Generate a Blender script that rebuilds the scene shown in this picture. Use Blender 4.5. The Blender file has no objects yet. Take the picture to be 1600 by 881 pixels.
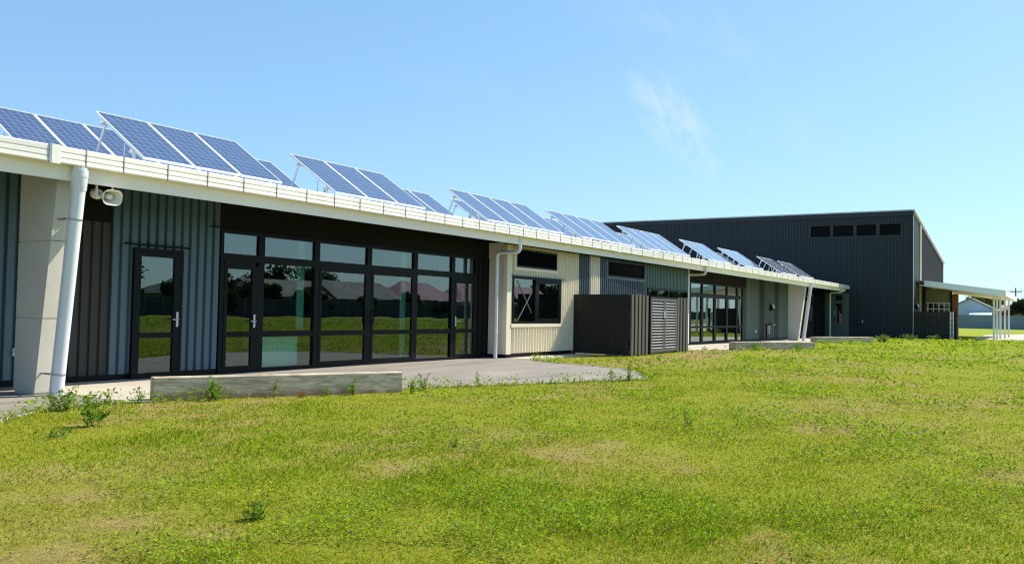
import bpy, bmesh, math, random
import numpy as np
from mathutils import Vector, Matrix

S = bpy.context.scene
COL = S.collection
R = math.radians
random.seed(7)

# ------------------------------------------------------------------ camera
F_PX, YAW, PIT, ROL = 1363.227, .557919, .0336061, .0196241
fw = Vector((math.cos(PIT)*math.cos(YAW), math.cos(PIT)*math.sin(YAW), math.sin(PIT)))
rt = fw.cross(Vector((0, 0, 1))).normalized(); up = rt.cross(fw)
r2 = rt*math.cos(ROL)+up*math.sin(ROL); u2 = -rt*math.sin(ROL)+up*math.cos(ROL)
cam = bpy.data.cameras.new('camera'); camo = bpy.data.objects.new('camera', cam); COL.objects.link(camo)
cam.sensor_fit = 'HORIZONTAL'; cam.sensor_width = 36; cam.lens = F_PX/1600*36
cam.clip_start = .05; cam.clip_end = 3000
camo.matrix_world = Matrix(((r2.x, u2.x, -fw.x, 0), (r2.y, u2.y, -fw.y, 0), (r2.z, u2.z, -fw.z, 1.28), (0, 0, 0, 1)))
S.camera = camo

# ------------------------------------------------------------------ light
SUN = Vector((1.85, -1, 2.2)).normalized()
sl = bpy.data.lights.new('sun', 'SUN'); sl.energy = 5.0; sl.angle = R(.53); sl.color = (1, .92, .78)
so = bpy.data.objects.new('sun', sl); COL.objects.link(so)
so.rotation_euler = (-SUN).to_track_quat('-Z', 'Y').to_euler(); so.location = (20, -20, 60)
W = bpy.data.worlds.new('World'); S.world = W; W.use_nodes = True
nt = W.node_tree; nt.nodes.clear()
out = nt.nodes.new('ShaderNodeOutputWorld'); bg = nt.nodes.new('ShaderNodeBackground')
sky = nt.nodes.new('ShaderNodeTexSky'); sky.sky_type = 'NISHITA'; sky.sun_disc = False
sky.sun_elevation = math.asin(SUN.z); sky.sun_rotation = math.atan2(SUN.x, SUN.y)
sky.altitude = 0; sky.air_density = 1.0; sky.dust_density = .6; sky.ozone_density = 2.2
SKY_STRENGTH = .15
bg.inputs['Strength'].default_value = SKY_STRENGTH
tc = nt.nodes.new('ShaderNodeTexCoord')
def N(tree, typ, **kw):
    n = tree.nodes.new(typ)
    for k, v in kw.items():
        if k in n.inputs.keys(): n.inputs[k].default_value = v
        else: setattr(n, k, v)
    return n
# thin cirrus: a wisp and a faint veil, as cloud in the sky itself
def wisp(center, tangent, w_al, w_ac, lo, hi, sc, gain):
    c = Vector(center).normalized(); t = Vector(tangent); t = (t-c*t.dot(c)).normalized(); b = c.cross(t)
    def dot(v):
        d = N(nt, 'ShaderNodeVectorMath', operation='DOT_PRODUCT'); d.inputs[1].default_value = v
        nt.links.new(tc.outputs['Generated'], d.inputs[0]); return d.outputs['Value']
    def mth(op, a, b_=None, clamp=False):
        m = N(nt, 'ShaderNodeMath', operation=op, use_clamp=clamp)
        for i, q in enumerate((a, b_)):
            if q is None: continue
            if isinstance(q, (int, float)): m.inputs[i].default_value = q
            else: nt.links.new(q, m.inputs[i])
        return m.outputs[0]
    ea = mth('MULTIPLY', dot(t), 1/w_al); eb = mth('MULTIPLY', dot(b), 1/w_ac)
    rr = mth('ADD', mth('MULTIPLY', ea, ea), mth('MULTIPLY', eb, eb))
    mask = mth('MULTIPLY', mth('SUBTRACT', 1, rr, True), mth('GREATER_THAN', dot(c), .5))
    cb = N(nt, 'ShaderNodeCombineXYZ')
    nt.links.new(mth('MULTIPLY', dot(t), sc), cb.inputs[0]); nt.links.new(mth('MULTIPLY', dot(b), sc*2.2), cb.inputs[1])
    no = N(nt, 'ShaderNodeTexNoise'); no.inputs['Scale'].default_value = 1; no.inputs['Detail'].default_value = 7
    no.inputs['Roughness'].default_value = .6; no.inputs['Distortion'].default_value = .9
    nt.links.new(cb.outputs[0], no.inputs['Vector'])
    mr = N(nt, 'ShaderNodeMapRange', clamp=True); mr.inputs[1].default_value = lo; mr.inputs[2].default_value = hi
    nt.links.new(no.outputs['Fac'], mr.inputs[0])
    return mth('MULTIPLY', mth('MULTIPLY', mask, mr.outputs[0]), gain)
c1 = wisp((.9105, .3600, .2130), (.078, -.055, -.092), .082, .034, .36, .80, 22, .62)
c2 = wisp((.905, .325, .285), (.06, -.05, -.05), .20, .09, .45, .95, 12, .22)
c3 = wisp((.80, .55, .24), (.10, -.13, -.06), .12, .03, .45, .9, 16, .12)
ad = N(nt, 'ShaderNodeMath', operation='ADD'); nt.links.new(c1, ad.inputs[0]); nt.links.new(c2, ad.inputs[1])
ad2 = N(nt, 'ShaderNodeMath', operation='ADD', use_clamp=True); nt.links.new(ad.outputs[0], ad2.inputs[0]); nt.links.new(c3, ad2.inputs[1])
mixc = N(nt, 'ShaderNodeMixRGB'); mixc.inputs[2].default_value = (4.6, 4.85, 5.0, 1)
nt.links.new(ad2.outputs[0], mixc.inputs[0])
# the air of the day: deeper blue overhead, less glare at the horizon
sp_ = N(nt, 'ShaderNodeSeparateColor'); nt.links.new(sky.outputs[0], sp_.inputs[0]); cbk = N(nt, 'ShaderNodeCombineColor')
for i, (k, g, a) in enumerate(((.5814, .65, 1.37), (.3632, .60, 2.66), (.2256, .50, 4.40))):
    m1 = N(nt, 'ShaderNodeMath', operation='MULTIPLY'); m1.inputs[1].default_value = k; nt.links.new(sp_.outputs[i], m1.inputs[0])
    m2 = N(nt, 'ShaderNodeMath', operation='POWER'); m2.inputs[1].default_value = g; nt.links.new(m1.outputs[0], m2.inputs[0])
    m3 = N(nt, 'ShaderNodeMath', operation='MULTIPLY'); m3.inputs[1].default_value = a; nt.links.new(m2.outputs[0], m3.inputs[0])
    nt.links.new(m3.outputs[0], cbk.inputs[i])
nt.links.new(cbk.outputs[0], mixc.inputs[1]); nt.links.new(mixc.outputs[0], bg.inputs['Color'])
nt.links.new(bg.outputs[0], out.inputs[0])
S.view_settings.view_transform = 'Standard'; S.view_settings.look = 'None'
S.view_settings.gamma = 1; S.view_settings.use_curve_mapping = False
S.view_settings.exposure = 0.45
S.cycles.use_denoising = True; S.cycles.denoising_input_passes = 'RGB_ALBEDO_NORMAL'; S.cycles.denoising_prefilter = 'NONE'
S.cycles.adaptive_threshold = .005; S.cycles.filter_width = 1.2
S.cycles.sample_clamp_indirect = 6; S.cycles.blur_glossy = .3

# ------------------------------------------------------------------ materials
MATS = {}
def mat(name, col, rough=.5, var=.10, scale=2.0, bump=0, bscale=60, spec=.5, metal=0, stretch=(1, 1, 1), fine=.05, dirt=None):
    m = bpy.data.materials.new(name); m.use_nodes = True; t = m.node_tree; b = t.nodes['Principled BSDF']
    tcn = N(t, 'ShaderNodeTexCoord'); mp = N(t, 'ShaderNodeMapping'); mp.inputs['Scale'].default_value = stretch
    t.links.new(tcn.outputs['Object'], mp.inputs[0])
    n1 = N(t, 'ShaderNodeTexNoise'); n1.inputs['Scale'].default_value = scale; n1.inputs['Detail'].default_value = 6
    n2 = N(t, 'ShaderNodeTexNoise'); n2.inputs['Scale'].default_value = bscale; n2.inputs['Detail'].default_value = 3
    t.links.new(mp.outputs[0], n1.inputs['Vector']); t.links.new(mp.outputs[0], n2.inputs['Vector'])
    r1 = N(t, 'ShaderNodeMapRange'); r1.inputs[1].default_value = .3; r1.inputs[2].default_value = .7
    r1.inputs[3].default_value = 1-var; r1.inputs[4].default_value = 1+var
    rf = N(t, 'ShaderNodeMapRange'); rf.inputs[1].default_value = .3; rf.inputs[2].default_value = .7
    rf.inputs[3].default_value = 1-fine; rf.inputs[4].default_value = 1+fine
    t.links.new(n1.outputs['Fac'], r1.inputs[0]); t.links.new(n2.outputs['Fac'], rf.inputs[0])
    mm = N(t, 'ShaderNodeMath', operation='MULTIPLY'); t.links.new(r1.outputs[0], mm.inputs[0]); t.links.new(rf.outputs[0], mm.inputs[1])
    vm = N(t, 'ShaderNodeVectorMath', operation='SCALE'); vm.inputs[0].default_value = col[:3]
    t.links.new(mm.outputs[0], vm.inputs['Scale'])
    src = vm.outputs[0]
    if dirt:
        n3 = N(t, 'ShaderNodeTexNoise'); n3.inputs['Scale'].default_value = dirt[1]; n3.inputs['Detail'].default_value = 8
        t.links.new(mp.outputs[0], n3.inputs['Vector'])
        r3 = N(t, 'ShaderNodeMapRange'); r3.inputs[1].default_value = dirt[2]; r3.inputs[2].default_value = dirt[3]; r3.inputs[4].default_value = dirt[4]
        t.links.new(n3.outputs['Fac'], r3.inputs[0])
        mx = N(t, 'ShaderNodeMixRGB'); mx.inputs[2].default_value = (*dirt[0], 1)
        t.links.new(r3.outputs[0], mx.inputs[0]); t.links.new(src, mx.inputs[1]); src = mx.outputs[0]
    t.links.new(src, b.inputs['Base Color'])
    rr = N(t, 'ShaderNodeMapRange'); rr.inputs[1].default_value = .3; rr.inputs[2].default_value = .7
    rr.inputs[3].default_value = max(.02, rough-.07); rr.inputs[4].default_value = min(1, rough+.07)
    t.links.new(n1.outputs['Fac'], rr.inputs[0]); t.links.new(rr.outputs[0], b.inputs['Roughness'])
    b.inputs['Metallic'].default_value = metal; b.inputs['Specular IOR Level'].default_value = spec
    if bump:
        bp = N(t, 'ShaderNodeBump'); bp.inputs['Strength'].default_value = bump; bp.inputs['Distance'].default_value = .01
        t.links.new(n2.outputs['Fac'], bp.inputs['Height']); t.links.new(bp.outputs[0], b.inputs['Normal'])
    MATS[name] = m
    return m
ST = (1, 1, .12)
mat('blue_steel', (.066, .120, .155), .45, .10, 1.6, stretch=ST, dirt=((.12, .15, .16), 3.0, .52, .80, .35))
mat('green_steel', (.10, .155, .14), .45, .10, 1.6, stretch=ST)
mat('far_green_steel', (.075, .115, .095), .5, .12, 1.6, stretch=ST)
mat('dark_board', (.027, .025, .022), .6, .15, 2, bump=.2, stretch=ST)
mat('charcoal_steel', (.029, .035, .042), .6, .08, 1.0, spec=.2, stretch=ST)
mat('black_steel', (.011, .0125, .0135), .7, .1, 1, spec=.1)
mat('trim_tan', (.40, .345, .265), .6, .06, 1)
mat('deep_green', (.020, .033, .032), .6, .1, 1, spec=.2)
mat('slate_steel', (.060, .082, .105), .45, .10, 1.6, stretch=ST)
mat('beige_steel', (.76, .67, .52), .5, .05, 1.2, stretch=ST)
mat('beige_trim', (.77, .68, .53), .5, .05, 1.2)
mat('black_frame', (.006, .0068, .0085), .45, .1, 3, spec=.14)
mat('dark_panel', (.010, .0098, .0095), .65, .1, 2, spec=.12)
mat('dark_soffit', (.009, .0085, .008), .75, .1, 2, spec=.2)
mat('gutter_white', (.85, .81, .75), .4, .04, 1.5, dirt=((.55, .52, .42), 2.2, .58, .75, .35), stretch=(1, 1, .5))
mat('fascia_cream', (.90, .85, .81), .5, .05, 1.0, stretch=(.4, 1, 1))
mat('joint_dark', (.20, .20, .185), .6, .1, 4)
mat('pipe_white', (.70, .74, .78), .32, .05, 2.0, stretch=(1, 1, .3))
mat('pipe_cream', (.60, .56, .47), .4, .05, 2.0)
mat('fibre_cement', (.63, .605, .53), .75, .05, 1.4, bump=.03, bscale=90, dirt=((.40, .37, .31), 2.2, .56, .85, .3))
mat('steel_grey', (.42, .43, .43), .35, .1, 6, metal=.8)
mat('galvanised', (.62, .64, .66), .4, .1, 6, metal=.5)
mat('roof_steel', (.62, .63, .62), .45, .06, 1.0)
mat('plastic_cream', (.80, .78, .69), .4, .05, 4)
mat('plastic_white', (.78, .78, .76), .4, .04, 4)
mat('alu_white', (.82, .83, .84), .35, .03, 4, metal=.2)
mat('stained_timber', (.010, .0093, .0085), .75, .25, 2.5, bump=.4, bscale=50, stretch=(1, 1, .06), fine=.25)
mat('weathered_stain', (.092, .080, .068), .8, .22, 2.5, bump=.4, bscale=50, stretch=(1, 1, .06), fine=.25)
mat('asphalt', (.262, .232, .198), .9, .20, .6, bump=.5, bscale=110, fine=.3, dirt=((.38, .345, .285), 1.1, .46, .72, .65), stretch=(.45, 1.6, 1))
mat('concrete', (.50, .455, .37), .85, .09, .8, bump=.15, bscale=120, fine=.08)
mat('kerb_concrete', (.50, .47, .40), .85, .12, 2, bump=.15, bscale=120, fine=.1)
mat('dirt', (.36, .285, .175), .95, .22, 1.5, bump=.6, bscale=45, fine=.25)
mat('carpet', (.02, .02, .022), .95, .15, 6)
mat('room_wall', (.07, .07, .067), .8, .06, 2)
mat('curtain', (.42, .60, .55), .8, .1, 3, stretch=(6, 6, .2))
mat('cabinet_white', (.80, .84, .82), .5, .03, 2)
mat('louvre_frame', (.095, .092, .088), .5, .1, 4)
mat('louvre_grey', (.20, .195, .185), .5, .1, 4)
mat('brick', (.30, .13, .07), .85, .2, 5, bump=.3, bscale=30)
mat('olive_panel', (.29, .28, .23), .7, .08, 2)
mat('cream_soffit', (.85, .80, .69), .6, .04, 1)
mat('canopy_grey', (.88, .89, .89), .45, .04, 1)
mat('colorbond_fence', (.16, .205, .25), .55, .08, .5)
mat('dark_fence', (.030, .036, .034), .7, .2, .5)
mat('house_pale', (.46, .53, .60), .7, .06, .5)
mat('house_brick', (.26, .17, .11), .85, .15, 1.0)
mat('house_cream', (.55, .50, .40), .8, .08, .5)
mat('tile_mauve', (.42, .20, .27), .75, .15, .6, bump=.3, bscale=8)
mat('tile_brown', (.22, .17, .12), .8, .2, .6, bump=.3, bscale=8)
mat('tile_grey', (.13, .13, .135), .8, .15, .6, bump=.3, bscale=8)
mat('shed_roof', (.62, .74, .72), .5, .05, .5)
mat('pole_wood', (.07, .055, .045), .9, .2, 2)
mat('white_paint', (.82, .83, .85), .5, .04, 1)
mat('bark', (.12, .09, .065), .9, .25, 3, bump=.5, bscale=20)
mat('ember_flower', (.75, .22, .03), .6, .2, 20)
mat('tape_white', (.22, .22, .20), .6, .05, 5)

def timber():
    m = bpy.data.materials.new('grey_timber'); m.use_nodes = True; t = m.node_tree; b = t.nodes['Principled BSDF']
    tcn = N(t, 'ShaderNodeTexCoord'); mp = N(t, 'ShaderNodeMapping'); mp.inputs['Scale'].default_value = (1.0, 1.0, 7)
    mp.inputs['Rotation'].default_value = (0, 0, R(20))
    t.links.new(tcn.outputs['Object'], mp.inputs[0])
    wv = N(t, 'ShaderNodeTexNoise'); wv.inputs['Scale'].default_value = 3.2; wv.inputs['Detail'].default_value = 9; wv.inputs['Distortion'].default_value = 1.2
    t.links.new(mp.outputs[0], wv.inputs['Vector'])
    cr = N(t, 'ShaderNodeValToRGB'); e = cr.color_ramp.elements
    e[0].position = .32; e[0].color = (.33, .25, .165, 1); e[1].position = .68; e[1].color = (.66, .56, .425, 1)
    t.links.new(wv.outputs['Fac'], cr.inputs[0])
    # saw marks: slanting bands in patches
    mp2 = N(t, 'ShaderNodeMapping'); mp2.inputs['Rotation'].default_value = (0, R(28), 0)
    t.links.new(tcn.outputs['Object'], mp2.inputs[0])
    sw = N(t, 'ShaderNodeTexWave'); sw.inputs['Scale'].default_value = 11; sw.inputs['Distortion'].default_value = 1.2; sw.inputs['Detail'].default_value = 2
    t.links.new(mp2.outputs[0], sw.inputs['Vector'])
    pn = N(t, 'ShaderNodeTexNoise'); pn.inputs['Scale'].default_value = 1.1; t.links.new(tcn.outputs['Object'], pn.inputs['Vector'])
    pr = N(t, 'ShaderNodeMapRange'); pr.inputs[1].default_value = .56; pr.inputs[2].default_value = .70; pr.inputs[4].default_value = .42
    t.links.new(pn.outputs['Fac'], pr.inputs[0])
    m1 = N(t, 'ShaderNodeMath', operation='MULTIPLY'); t.links.new(sw.outputs['Fac'], m1.inputs[0]); t.links.new(pr.outputs[0], m1.inputs[1])
    mx = N(t, 'ShaderNodeMixRGB'); mx.inputs[2].default_value = (.10, .09, .075, 1)
    t.links.new(m1.outputs[0], mx.inputs[0]); t.links.new(cr.outputs[0], mx.inputs[1])
    # reddish soil splash, patchy, low down
    sp = N(t, 'ShaderNodeSeparateXYZ'); t.links.new(tcn.outputs['Object'], sp.inputs[0])
    n5 = N(t, 'ShaderNodeTexNoise'); n5.inputs['Scale'].default_value = 4; n5.inputs['Detail'].default_value = 6; t.links.new(tcn.outputs['Object'], n5.inputs['Vector'])
    a1 = N(t, 'ShaderNodeMath', operation='MULTIPLY_ADD'); a1.inputs[1].default_value = -4.0
    t.links.new(sp.outputs[2], a1.inputs[0]); t.links.new(n5.outputs['Fac'], a1.inputs[2])
    r5 = N(t, 'ShaderNodeMapRange'); r5.inputs[1].default_value = .1; r5.inputs[2].default_value = .45; r5.inputs[4].default_value = .75
    t.links.new(a1.outputs[0], r5.inputs[0])
    mx2 = N(t, 'ShaderNodeMixRGB'); mx2.inputs[2].default_value = (.20, .10, .055, 1)
    t.links.new(r5.outputs[0], mx2.inputs[0]); t.links.new(mx.outputs[0], mx2.inputs[1])
    t.links.new(mx2.outputs[0], b.inputs['Base Color']); b.inputs['Roughness'].default_value = .85
    bp = N(t, 'ShaderNodeBump'); bp.inputs['Strength'].default_value = .35; bp.inputs['Distance'].default_value = .006
    t.links.new(wv.outputs['Fac'], bp.inputs['Height']); t.links.new(bp.outputs[0], b.inputs['Normal'])
    MATS['grey_timber'] = m
timber()

def glass(name, tint, refl, wav=.012, wscale=1.3):
    m = bpy.data.materials.new(name); m.use_nodes = True; t = m.node_tree; t.nodes.clear()
    o = N(t, 'ShaderNodeOutputMaterial'); tr = N(t, 'ShaderNodeBsdfTransparent'); gl = N(t, 'ShaderNodeBsdfGlossy')
    tr.inputs[0].default_value = (*tint, 1); gl.inputs['Roughness'].default_value = .0; gl.inputs[0].default_value = (.93, .95, 1, 1)
    lw = N(t, 'ShaderNodeLayerWeight'); lw.inputs['Blend'].default_value = .5
    pw = N(t, 'ShaderNodeMath', operation='POWER'); pw.inputs[1].default_value = 4.5; t.links.new(lw.outputs['Facing'], pw.inputs[0])
    ma = N(t, 'ShaderNodeMath', operation='MULTIPLY_ADD', use_clamp=True); ma.inputs[1].default_value = .9; ma.inputs[2].default_value = .04+refl
    t.links.new(pw.outputs[0], ma.inputs[0])
    tcn = N(t, 'ShaderNodeTexCoord'); no = N(t, 'ShaderNodeTexNoise'); no.inputs['Scale'].default_value = wscale; no.inputs['Detail'].default_value = 1.5
    t.links.new(tcn.outputs['Object'], no.inputs['Vector'])
    bp = N(t, 'ShaderNodeBump'); bp.inputs['Strength'].default_value = 1; bp.inputs['Distance'].default_value = wav
    t.links.new(no.outputs['Fac'], bp.inputs['Height']); t.links.new(bp.outputs[0], gl.inputs['Normal'])
    mx = N(t, 'ShaderNodeMixShader'); t.links.new(ma.outputs[0], mx.inputs[0]); t.links.new(tr.outputs[0], mx.inputs[1]); t.links.new(gl.outputs[0], mx.inputs[2])
    t.links.new(mx.outputs[0], o.inputs[0]); MATS[name] = m
glass('window_glass', (.64, .84, .79), .065, .0013, 1.1)
glass('dark_glass', (.12, .15, .15), .05, .0012)

def solar_mat():
    m = bpy.data.materials.new('solar_cells'); m.use_nodes = True; t = m.node_tree; b = t.nodes['Principled BSDF']
    uv = N(t, 'ShaderNodeUVMap'); uv.uv_map = 'UVMap'
    sx = N(t, 'ShaderNodeSeparateXYZ'); t.links.new(uv.outputs[0], sx.inputs[0])
    def mth(op, a, b_=None):
        q = N(t, 'ShaderNodeMath', operation=op)
        for i, v in enumerate((a, b_)):
            if v is None: continue
            if isinstance(v, (int, float)): q.inputs[i].default_value = v
            else: t.links.new(v, q.inputs[i])
        return q.outputs[0]
    def line(src, w):
        f = mth('FRACT', src); d = mth('ABSOLUTE', mth('SUBTRACT', f, .5)); return mth('GREATER_THAN', d, .5-w)
    gu = line(sx.outputs[0], .030); gv = line(sx.outputs[1], .026)
    grid = mth('MAXIMUM', gu, gv)
    bus = mth('MULTIPLY', line(mth('ADD', mth('MULTIPLY', sx.outputs[0], 2), .5), .03), .35)
    fl = N(t, 'ShaderNodeVectorMath', operation='FLOOR'); t.links.new(uv.outputs[0], fl.inputs[0])
    wn = N(t, 'ShaderNodeTexWhiteNoise', noise_dimensions='3D'); 
    tco = N(t, 'ShaderNodeTexCoord'); oi = N(t, 'ShaderNodeObjectInfo')
    va = N(t, 'ShaderNodeVectorMath', operation='ADD'); t.links.new(fl.outputs[0], va.inputs[0]); t.links.new(oi.outputs['Location'], va.inputs[1])
    t.links.new(va.outputs[0], wn.inputs['Vector'])
    vor = N(t, 'ShaderNodeTexVoronoi'); vor.inputs['Scale'].default_value = 5.5; t.links.new(uv.outputs[0], vor.inputs['Vector'])
    a = mth('ADD', mth('MULTIPLY', wn.outputs['Value'], .30), .75)
    sepc = N(t, 'ShaderNodeSeparateColor'); t.links.new(vor.outputs['Color'], sepc.inputs[0])
    a = mth('MULTIPLY', a, mth('ADD', mth('MULTIPLY', sepc.outputs[0], .4), .8))
    vs = N(t, 'ShaderNodeVectorMath', operation='SCALE'); vs.inputs[0].default_value = (.041, .060, .135); t.links.new(a, vs.inputs['Scale'])
    mx = N(t, 'ShaderNodeMixRGB'); mx.inputs[2].default_value = (.28, .32, .45, 1)
    t.links.new(mth('MAXIMUM', grid, bus), mx.inputs[0]); t.links.new(vs.outputs[0], mx.inputs[1])
    t.links.new(mx.outputs[0], b.inputs['Base Color']); b.inputs['Roughness'].default_value = .22
    b.inputs['Coat Weight'].default_value = .9; b.inputs['Coat Roughness'].default_value = .04
    b.inputs['Specular IOR Level'].default_value = .6
    MATS['solar_cells'] = m
solar_mat()

def leaf_mat(name, hue=None, trans=.35):
    m = bpy.data.materials.new(name); m.use_nodes = True; t = m.node_tree; b = t.nodes['Principled BSDF']
    at = N(t, 'ShaderNodeAttribute'); at.attribute_name = 'tone'
    b.inputs['Roughness'].default_value = .6; b.inputs['Specular IOR Level'].default_value = .05
    t.links.new(at.outputs['Color'], b.inputs['Base Color'])
    tl = N(t, 'ShaderNodeBsdfTranslucent'); sc = N(t, 'ShaderNodeMixRGB', blend_type='MULTIPLY'); sc.inputs[0].default_value = 1
    sc.inputs[2].default_value = (1.25, 1.2, .55, 1); t.links.new(at.outputs['Color'], sc.inputs[1]); t.links.new(sc.outputs[0], tl.inputs[0])
    mx = N(t, 'ShaderNodeMixShader'); mx.inputs[0].default_value = trans
    t.links.new(b.outputs[0], mx.inputs[1]); t.links.new(tl.outputs[0], mx.inputs[2])
    t.links.new(mx.outputs[0], t.nodes['Material Output'].inputs[0]); MATS[name] = m
leaf_mat('grass_blade'); leaf_mat('leaf')

def lawn_mat():
    m = bpy.data.materials.new('lawn_soil'); m.use_nodes = True; t = m.node_tree; b = t.nodes['Principled BSDF']
    at = N(t, 'ShaderNodeAttribute'); at.attribute_name = 'tone'
    tcn = N(t, 'ShaderNodeTexCoord')
    n = N(t, 'ShaderNodeTexNoise'); n.inputs['Scale'].default_value = 28; n.inputs['Detail'].default_value = 8; n.inputs['Roughness'].default_value = .75
    t.links.new(tcn.outputs['Object'], n.inputs['Vector'])
    r = N(t, 'ShaderNodeMapRange'); r.inputs[1].default_value = .3; r.inputs[2].default_value = .7; r.inputs[3].default_value = .55; r.inputs[4].default_value = 1.45
    t.links.new(n.outputs['Fac'], r.inputs[0])
    v = N(t, 'ShaderNodeVectorMath', operation='SCALE'); t.links.new(at.outputs['Color'], v.inputs[0]); t.links.new(r.outputs[0], v.inputs['Scale'])
    t.links.new(v.outputs[0], b.inputs['Base Color']); b.inputs['Roughness'].default_value = .95; b.inputs['Specular IOR Level'].default_value = .1
    bp = N(t, 'ShaderNodeBump'); bp.inputs['Strength'].default_value = .8; bp.inputs['Distance'].default_value = .02
    t.links.new(n.outputs['Fac'], bp.inputs['Height']); t.links.new(bp.outputs[0], b.inputs['Normal'])
    MATS['lawn_soil'] = m
lawn_mat()

# ------------------------------------------------------------------ object helpers
def tag(o, label=None, cat=None, group=None, kind=None):
    if label: o['label'] = label
    if cat: o['category'] = cat
    if group: o['group'] = group
    if kind: o['kind'] = kind
    return o
ORG = {}
def thing(name, label, cat, loc, group=None):
    o = bpy.data.objects.new(name, None); COL.objects.link(o); o.location = loc; o.empty_display_size = .2
    tag(o, label, cat, group); ORG[o] = Vector(loc); return o
class MB:
    """collects faces in world coordinates, builds one mesh object"""
    def __init__(s): s.v = []; s.f = []; s.sm = []; s.m = []; s.cm = 0
    def face(s, pts, sm=False):
        i = len(s.v); s.v += [tuple(p) for p in pts]; s.f.append(tuple(range(i, i+len(pts)))); s.sm.append(sm); s.m.append(s.cm)
    def idx(s, verts, faces, sm=False):
        i = len(s.v); s.v += [tuple(p) for p in verts]
        for f in faces: s.f.append(tuple(i+k for k in f)); s.sm.append(sm); s.m.append(s.cm)
    def box(s, x0, x1, y0, y1, z0, z1, M=None):
        P = [(x0, y0, z0), (x1, y0, z0), (x1, y1, z0), (x0, y1, z0), (x0, y0, z1), (x1, y0, z1), (x1, y1, z1), (x0, y1, z1)]
        if M is not None: P = [M @ Vector(p) for p in P]
        s.idx(P, [(3, 2, 1, 0), (4, 5, 6, 7), (0, 1, 5, 4), (1, 2, 6, 5), (2, 3, 7, 6), (3, 0, 4, 7)])
    def bbox(s, x0, x1, y0, y1, z0, z1, bv=.006, M=None):
        bm = bmesh.new(); bmesh.ops.create_cube(bm, size=1)
        for v in bm.verts: v.co = Vector(((x0+x1)/2+v.co.x*(x1-x0), (y0+y1)/2+v.co.y*(y1-y0), (z0+z1)/2+v.co.z*(z1-z0)))
        bmesh.ops.bevel(bm, geom=bm.edges[:], offset=bv, segments=2, affect='EDGES', profile=.5)
        bm.verts.index_update()
        s.idx([(M @ v.co) if M is not None else v.co.copy() for v in bm.verts], [tuple(v.index for v in f.verts) for f in bm.faces]); bm.free()
    def extr(s, poly, vec):
        """closed prism: polygon (3D, ordered) pushed along vec"""
        n = len(poly); a = [Vector(p) for p in poly]; b = [p+Vector(vec) for p in a]
        s.idx(a+b, [tuple(range(n-1, -1, -1)), tuple(range(n, 2*n))]+[(i, (i+1) % n, n+(i+1) % n, n+i) for i in range(n)])
    def tube(s, pts, r, n=12, cap=True):
        pts = [Vector(p) for p in pts]; rs = r if isinstance(r, (list, tuple)) else [r]*len(pts)
        rings = []; prev = None
        for i, p in enumerate(pts):
            d = (pts[min(i+1, len(pts)-1)]-pts[max(i-1, 0)]).normalized()
            if prev is None: a = d.orthogonal().normalized()
            else: a = (prev-d*prev.dot(d)).normalized()
            prev = a; b = d.cross(a)
            rings.append([p+(a*math.cos(2*math.pi*k/n)+b*math.sin(2*math.pi*k/n))*rs[i] for k in range(n)])
        V = [q for g in rings for q in g]
        Fs = [(i*n+k, i*n+(k+1) % n, (i+1)*n+(k+1) % n, (i+1)*n+k) for i in range(len(pts)-1) for k in range(n)]
        s.idx(V, Fs, True)
        if cap: s.idx(rings[0], [tuple(range(n-1, -1, -1))]); s.idx(rings[-1], [tuple(range(n))])
    def build(s, name, m, parent=None, uv=None):
        me = bpy.data.meshes.new(name); o = bpy.data.objects.new(name, me); COL.objects.link(o)
        org = ORG[parent] if parent is not None else Vector((0, 0, 0))
        me.from_pydata([tuple(Vector(p)-org) for p in s.v], [], s.f)
        for q in (m if isinstance(m, (list, tuple)) else [m]): me.materials.append(MATS[q])
        me.polygons.foreach_set('use_smooth', s.sm); me.polygons.foreach_set('material_index', s.m); me.update()
        if parent is not None: o.parent = parent
        ORG[o] = org
        return o
def lerp(a, b, t): return a+(b-a)*t

# corrugated cladding: fmap(u, off, z) gives a world point; off grows outward
def corr(mb, fmap, u0, u1, z0, z1, pitch, depth, outw, thick=.10, slope=.010):
    prof = [(0, 0), (slope, depth), (slope+outw, depth), (2*slope+outw, 0)]
    us = {u0: None, u1: None}
    def off(u):
        p = u % pitch
        if p < slope: return depth*p/slope
        if p < slope+outw: return depth
        if p < 2*slope+outw: return depth*(1-(p-slope-outw)/slope)
        return 0
    k = math.floor(u0/pitch)
    bl = [u0]
    while k*pitch < u1:
        for q in prof:
            u = k*pitch+q[0]
            if u0+1e-4 < u < u1-1e-4: bl.append(u)
        k += 1
    bl.append(u1)
    for a, b in zip(bl[:-1], bl[1:]):
        oa, ob = off(a+1e-6), off(b-1e-6)
        mb.face([fmap(a, oa, z0), fmap(b, ob, z0), fmap(b, ob, z1), fmap(a, oa, z1)])
    P = [fmap(u0, -.002, z0), fmap(u1, -.002, z0), fmap(u1, -.002, z1), fmap(u0, -.002, z1)]
    Q = [fmap(u0, -thick, z0), fmap(u1, -thick, z0), fmap(u1, -thick, z1), fmap(u0, -thick, z1)]
    mb.idx(P+Q, [(0, 1, 2, 3), (7, 6, 5, 4), (0, 4, 5, 1), (1, 5, 6, 2), (2, 6, 7, 3), (3, 7, 4, 0)])
def cells(u0, u1, z0, z1, holes):
    us = sorted({u0, u1, *[min(max(h[i], u0), u1) for h in holes for i in (0, 1)]})
    res = []
    for a, b in zip(us[:-1], us[1:]):
        m = (a+b)/2; zs = sorted((h[2], h[3]) for h in holes if h[0] < m < h[1]); z = z0
        for q in zs:
            if q[0] > z: res.append((a, b, z, q[0]))
            z = max(z, q[1])
        if z < z1: res.append((a, b, z, z1))
    return res
def faceY(c): return lambda u, off, z: (u, c-off, z)
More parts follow.
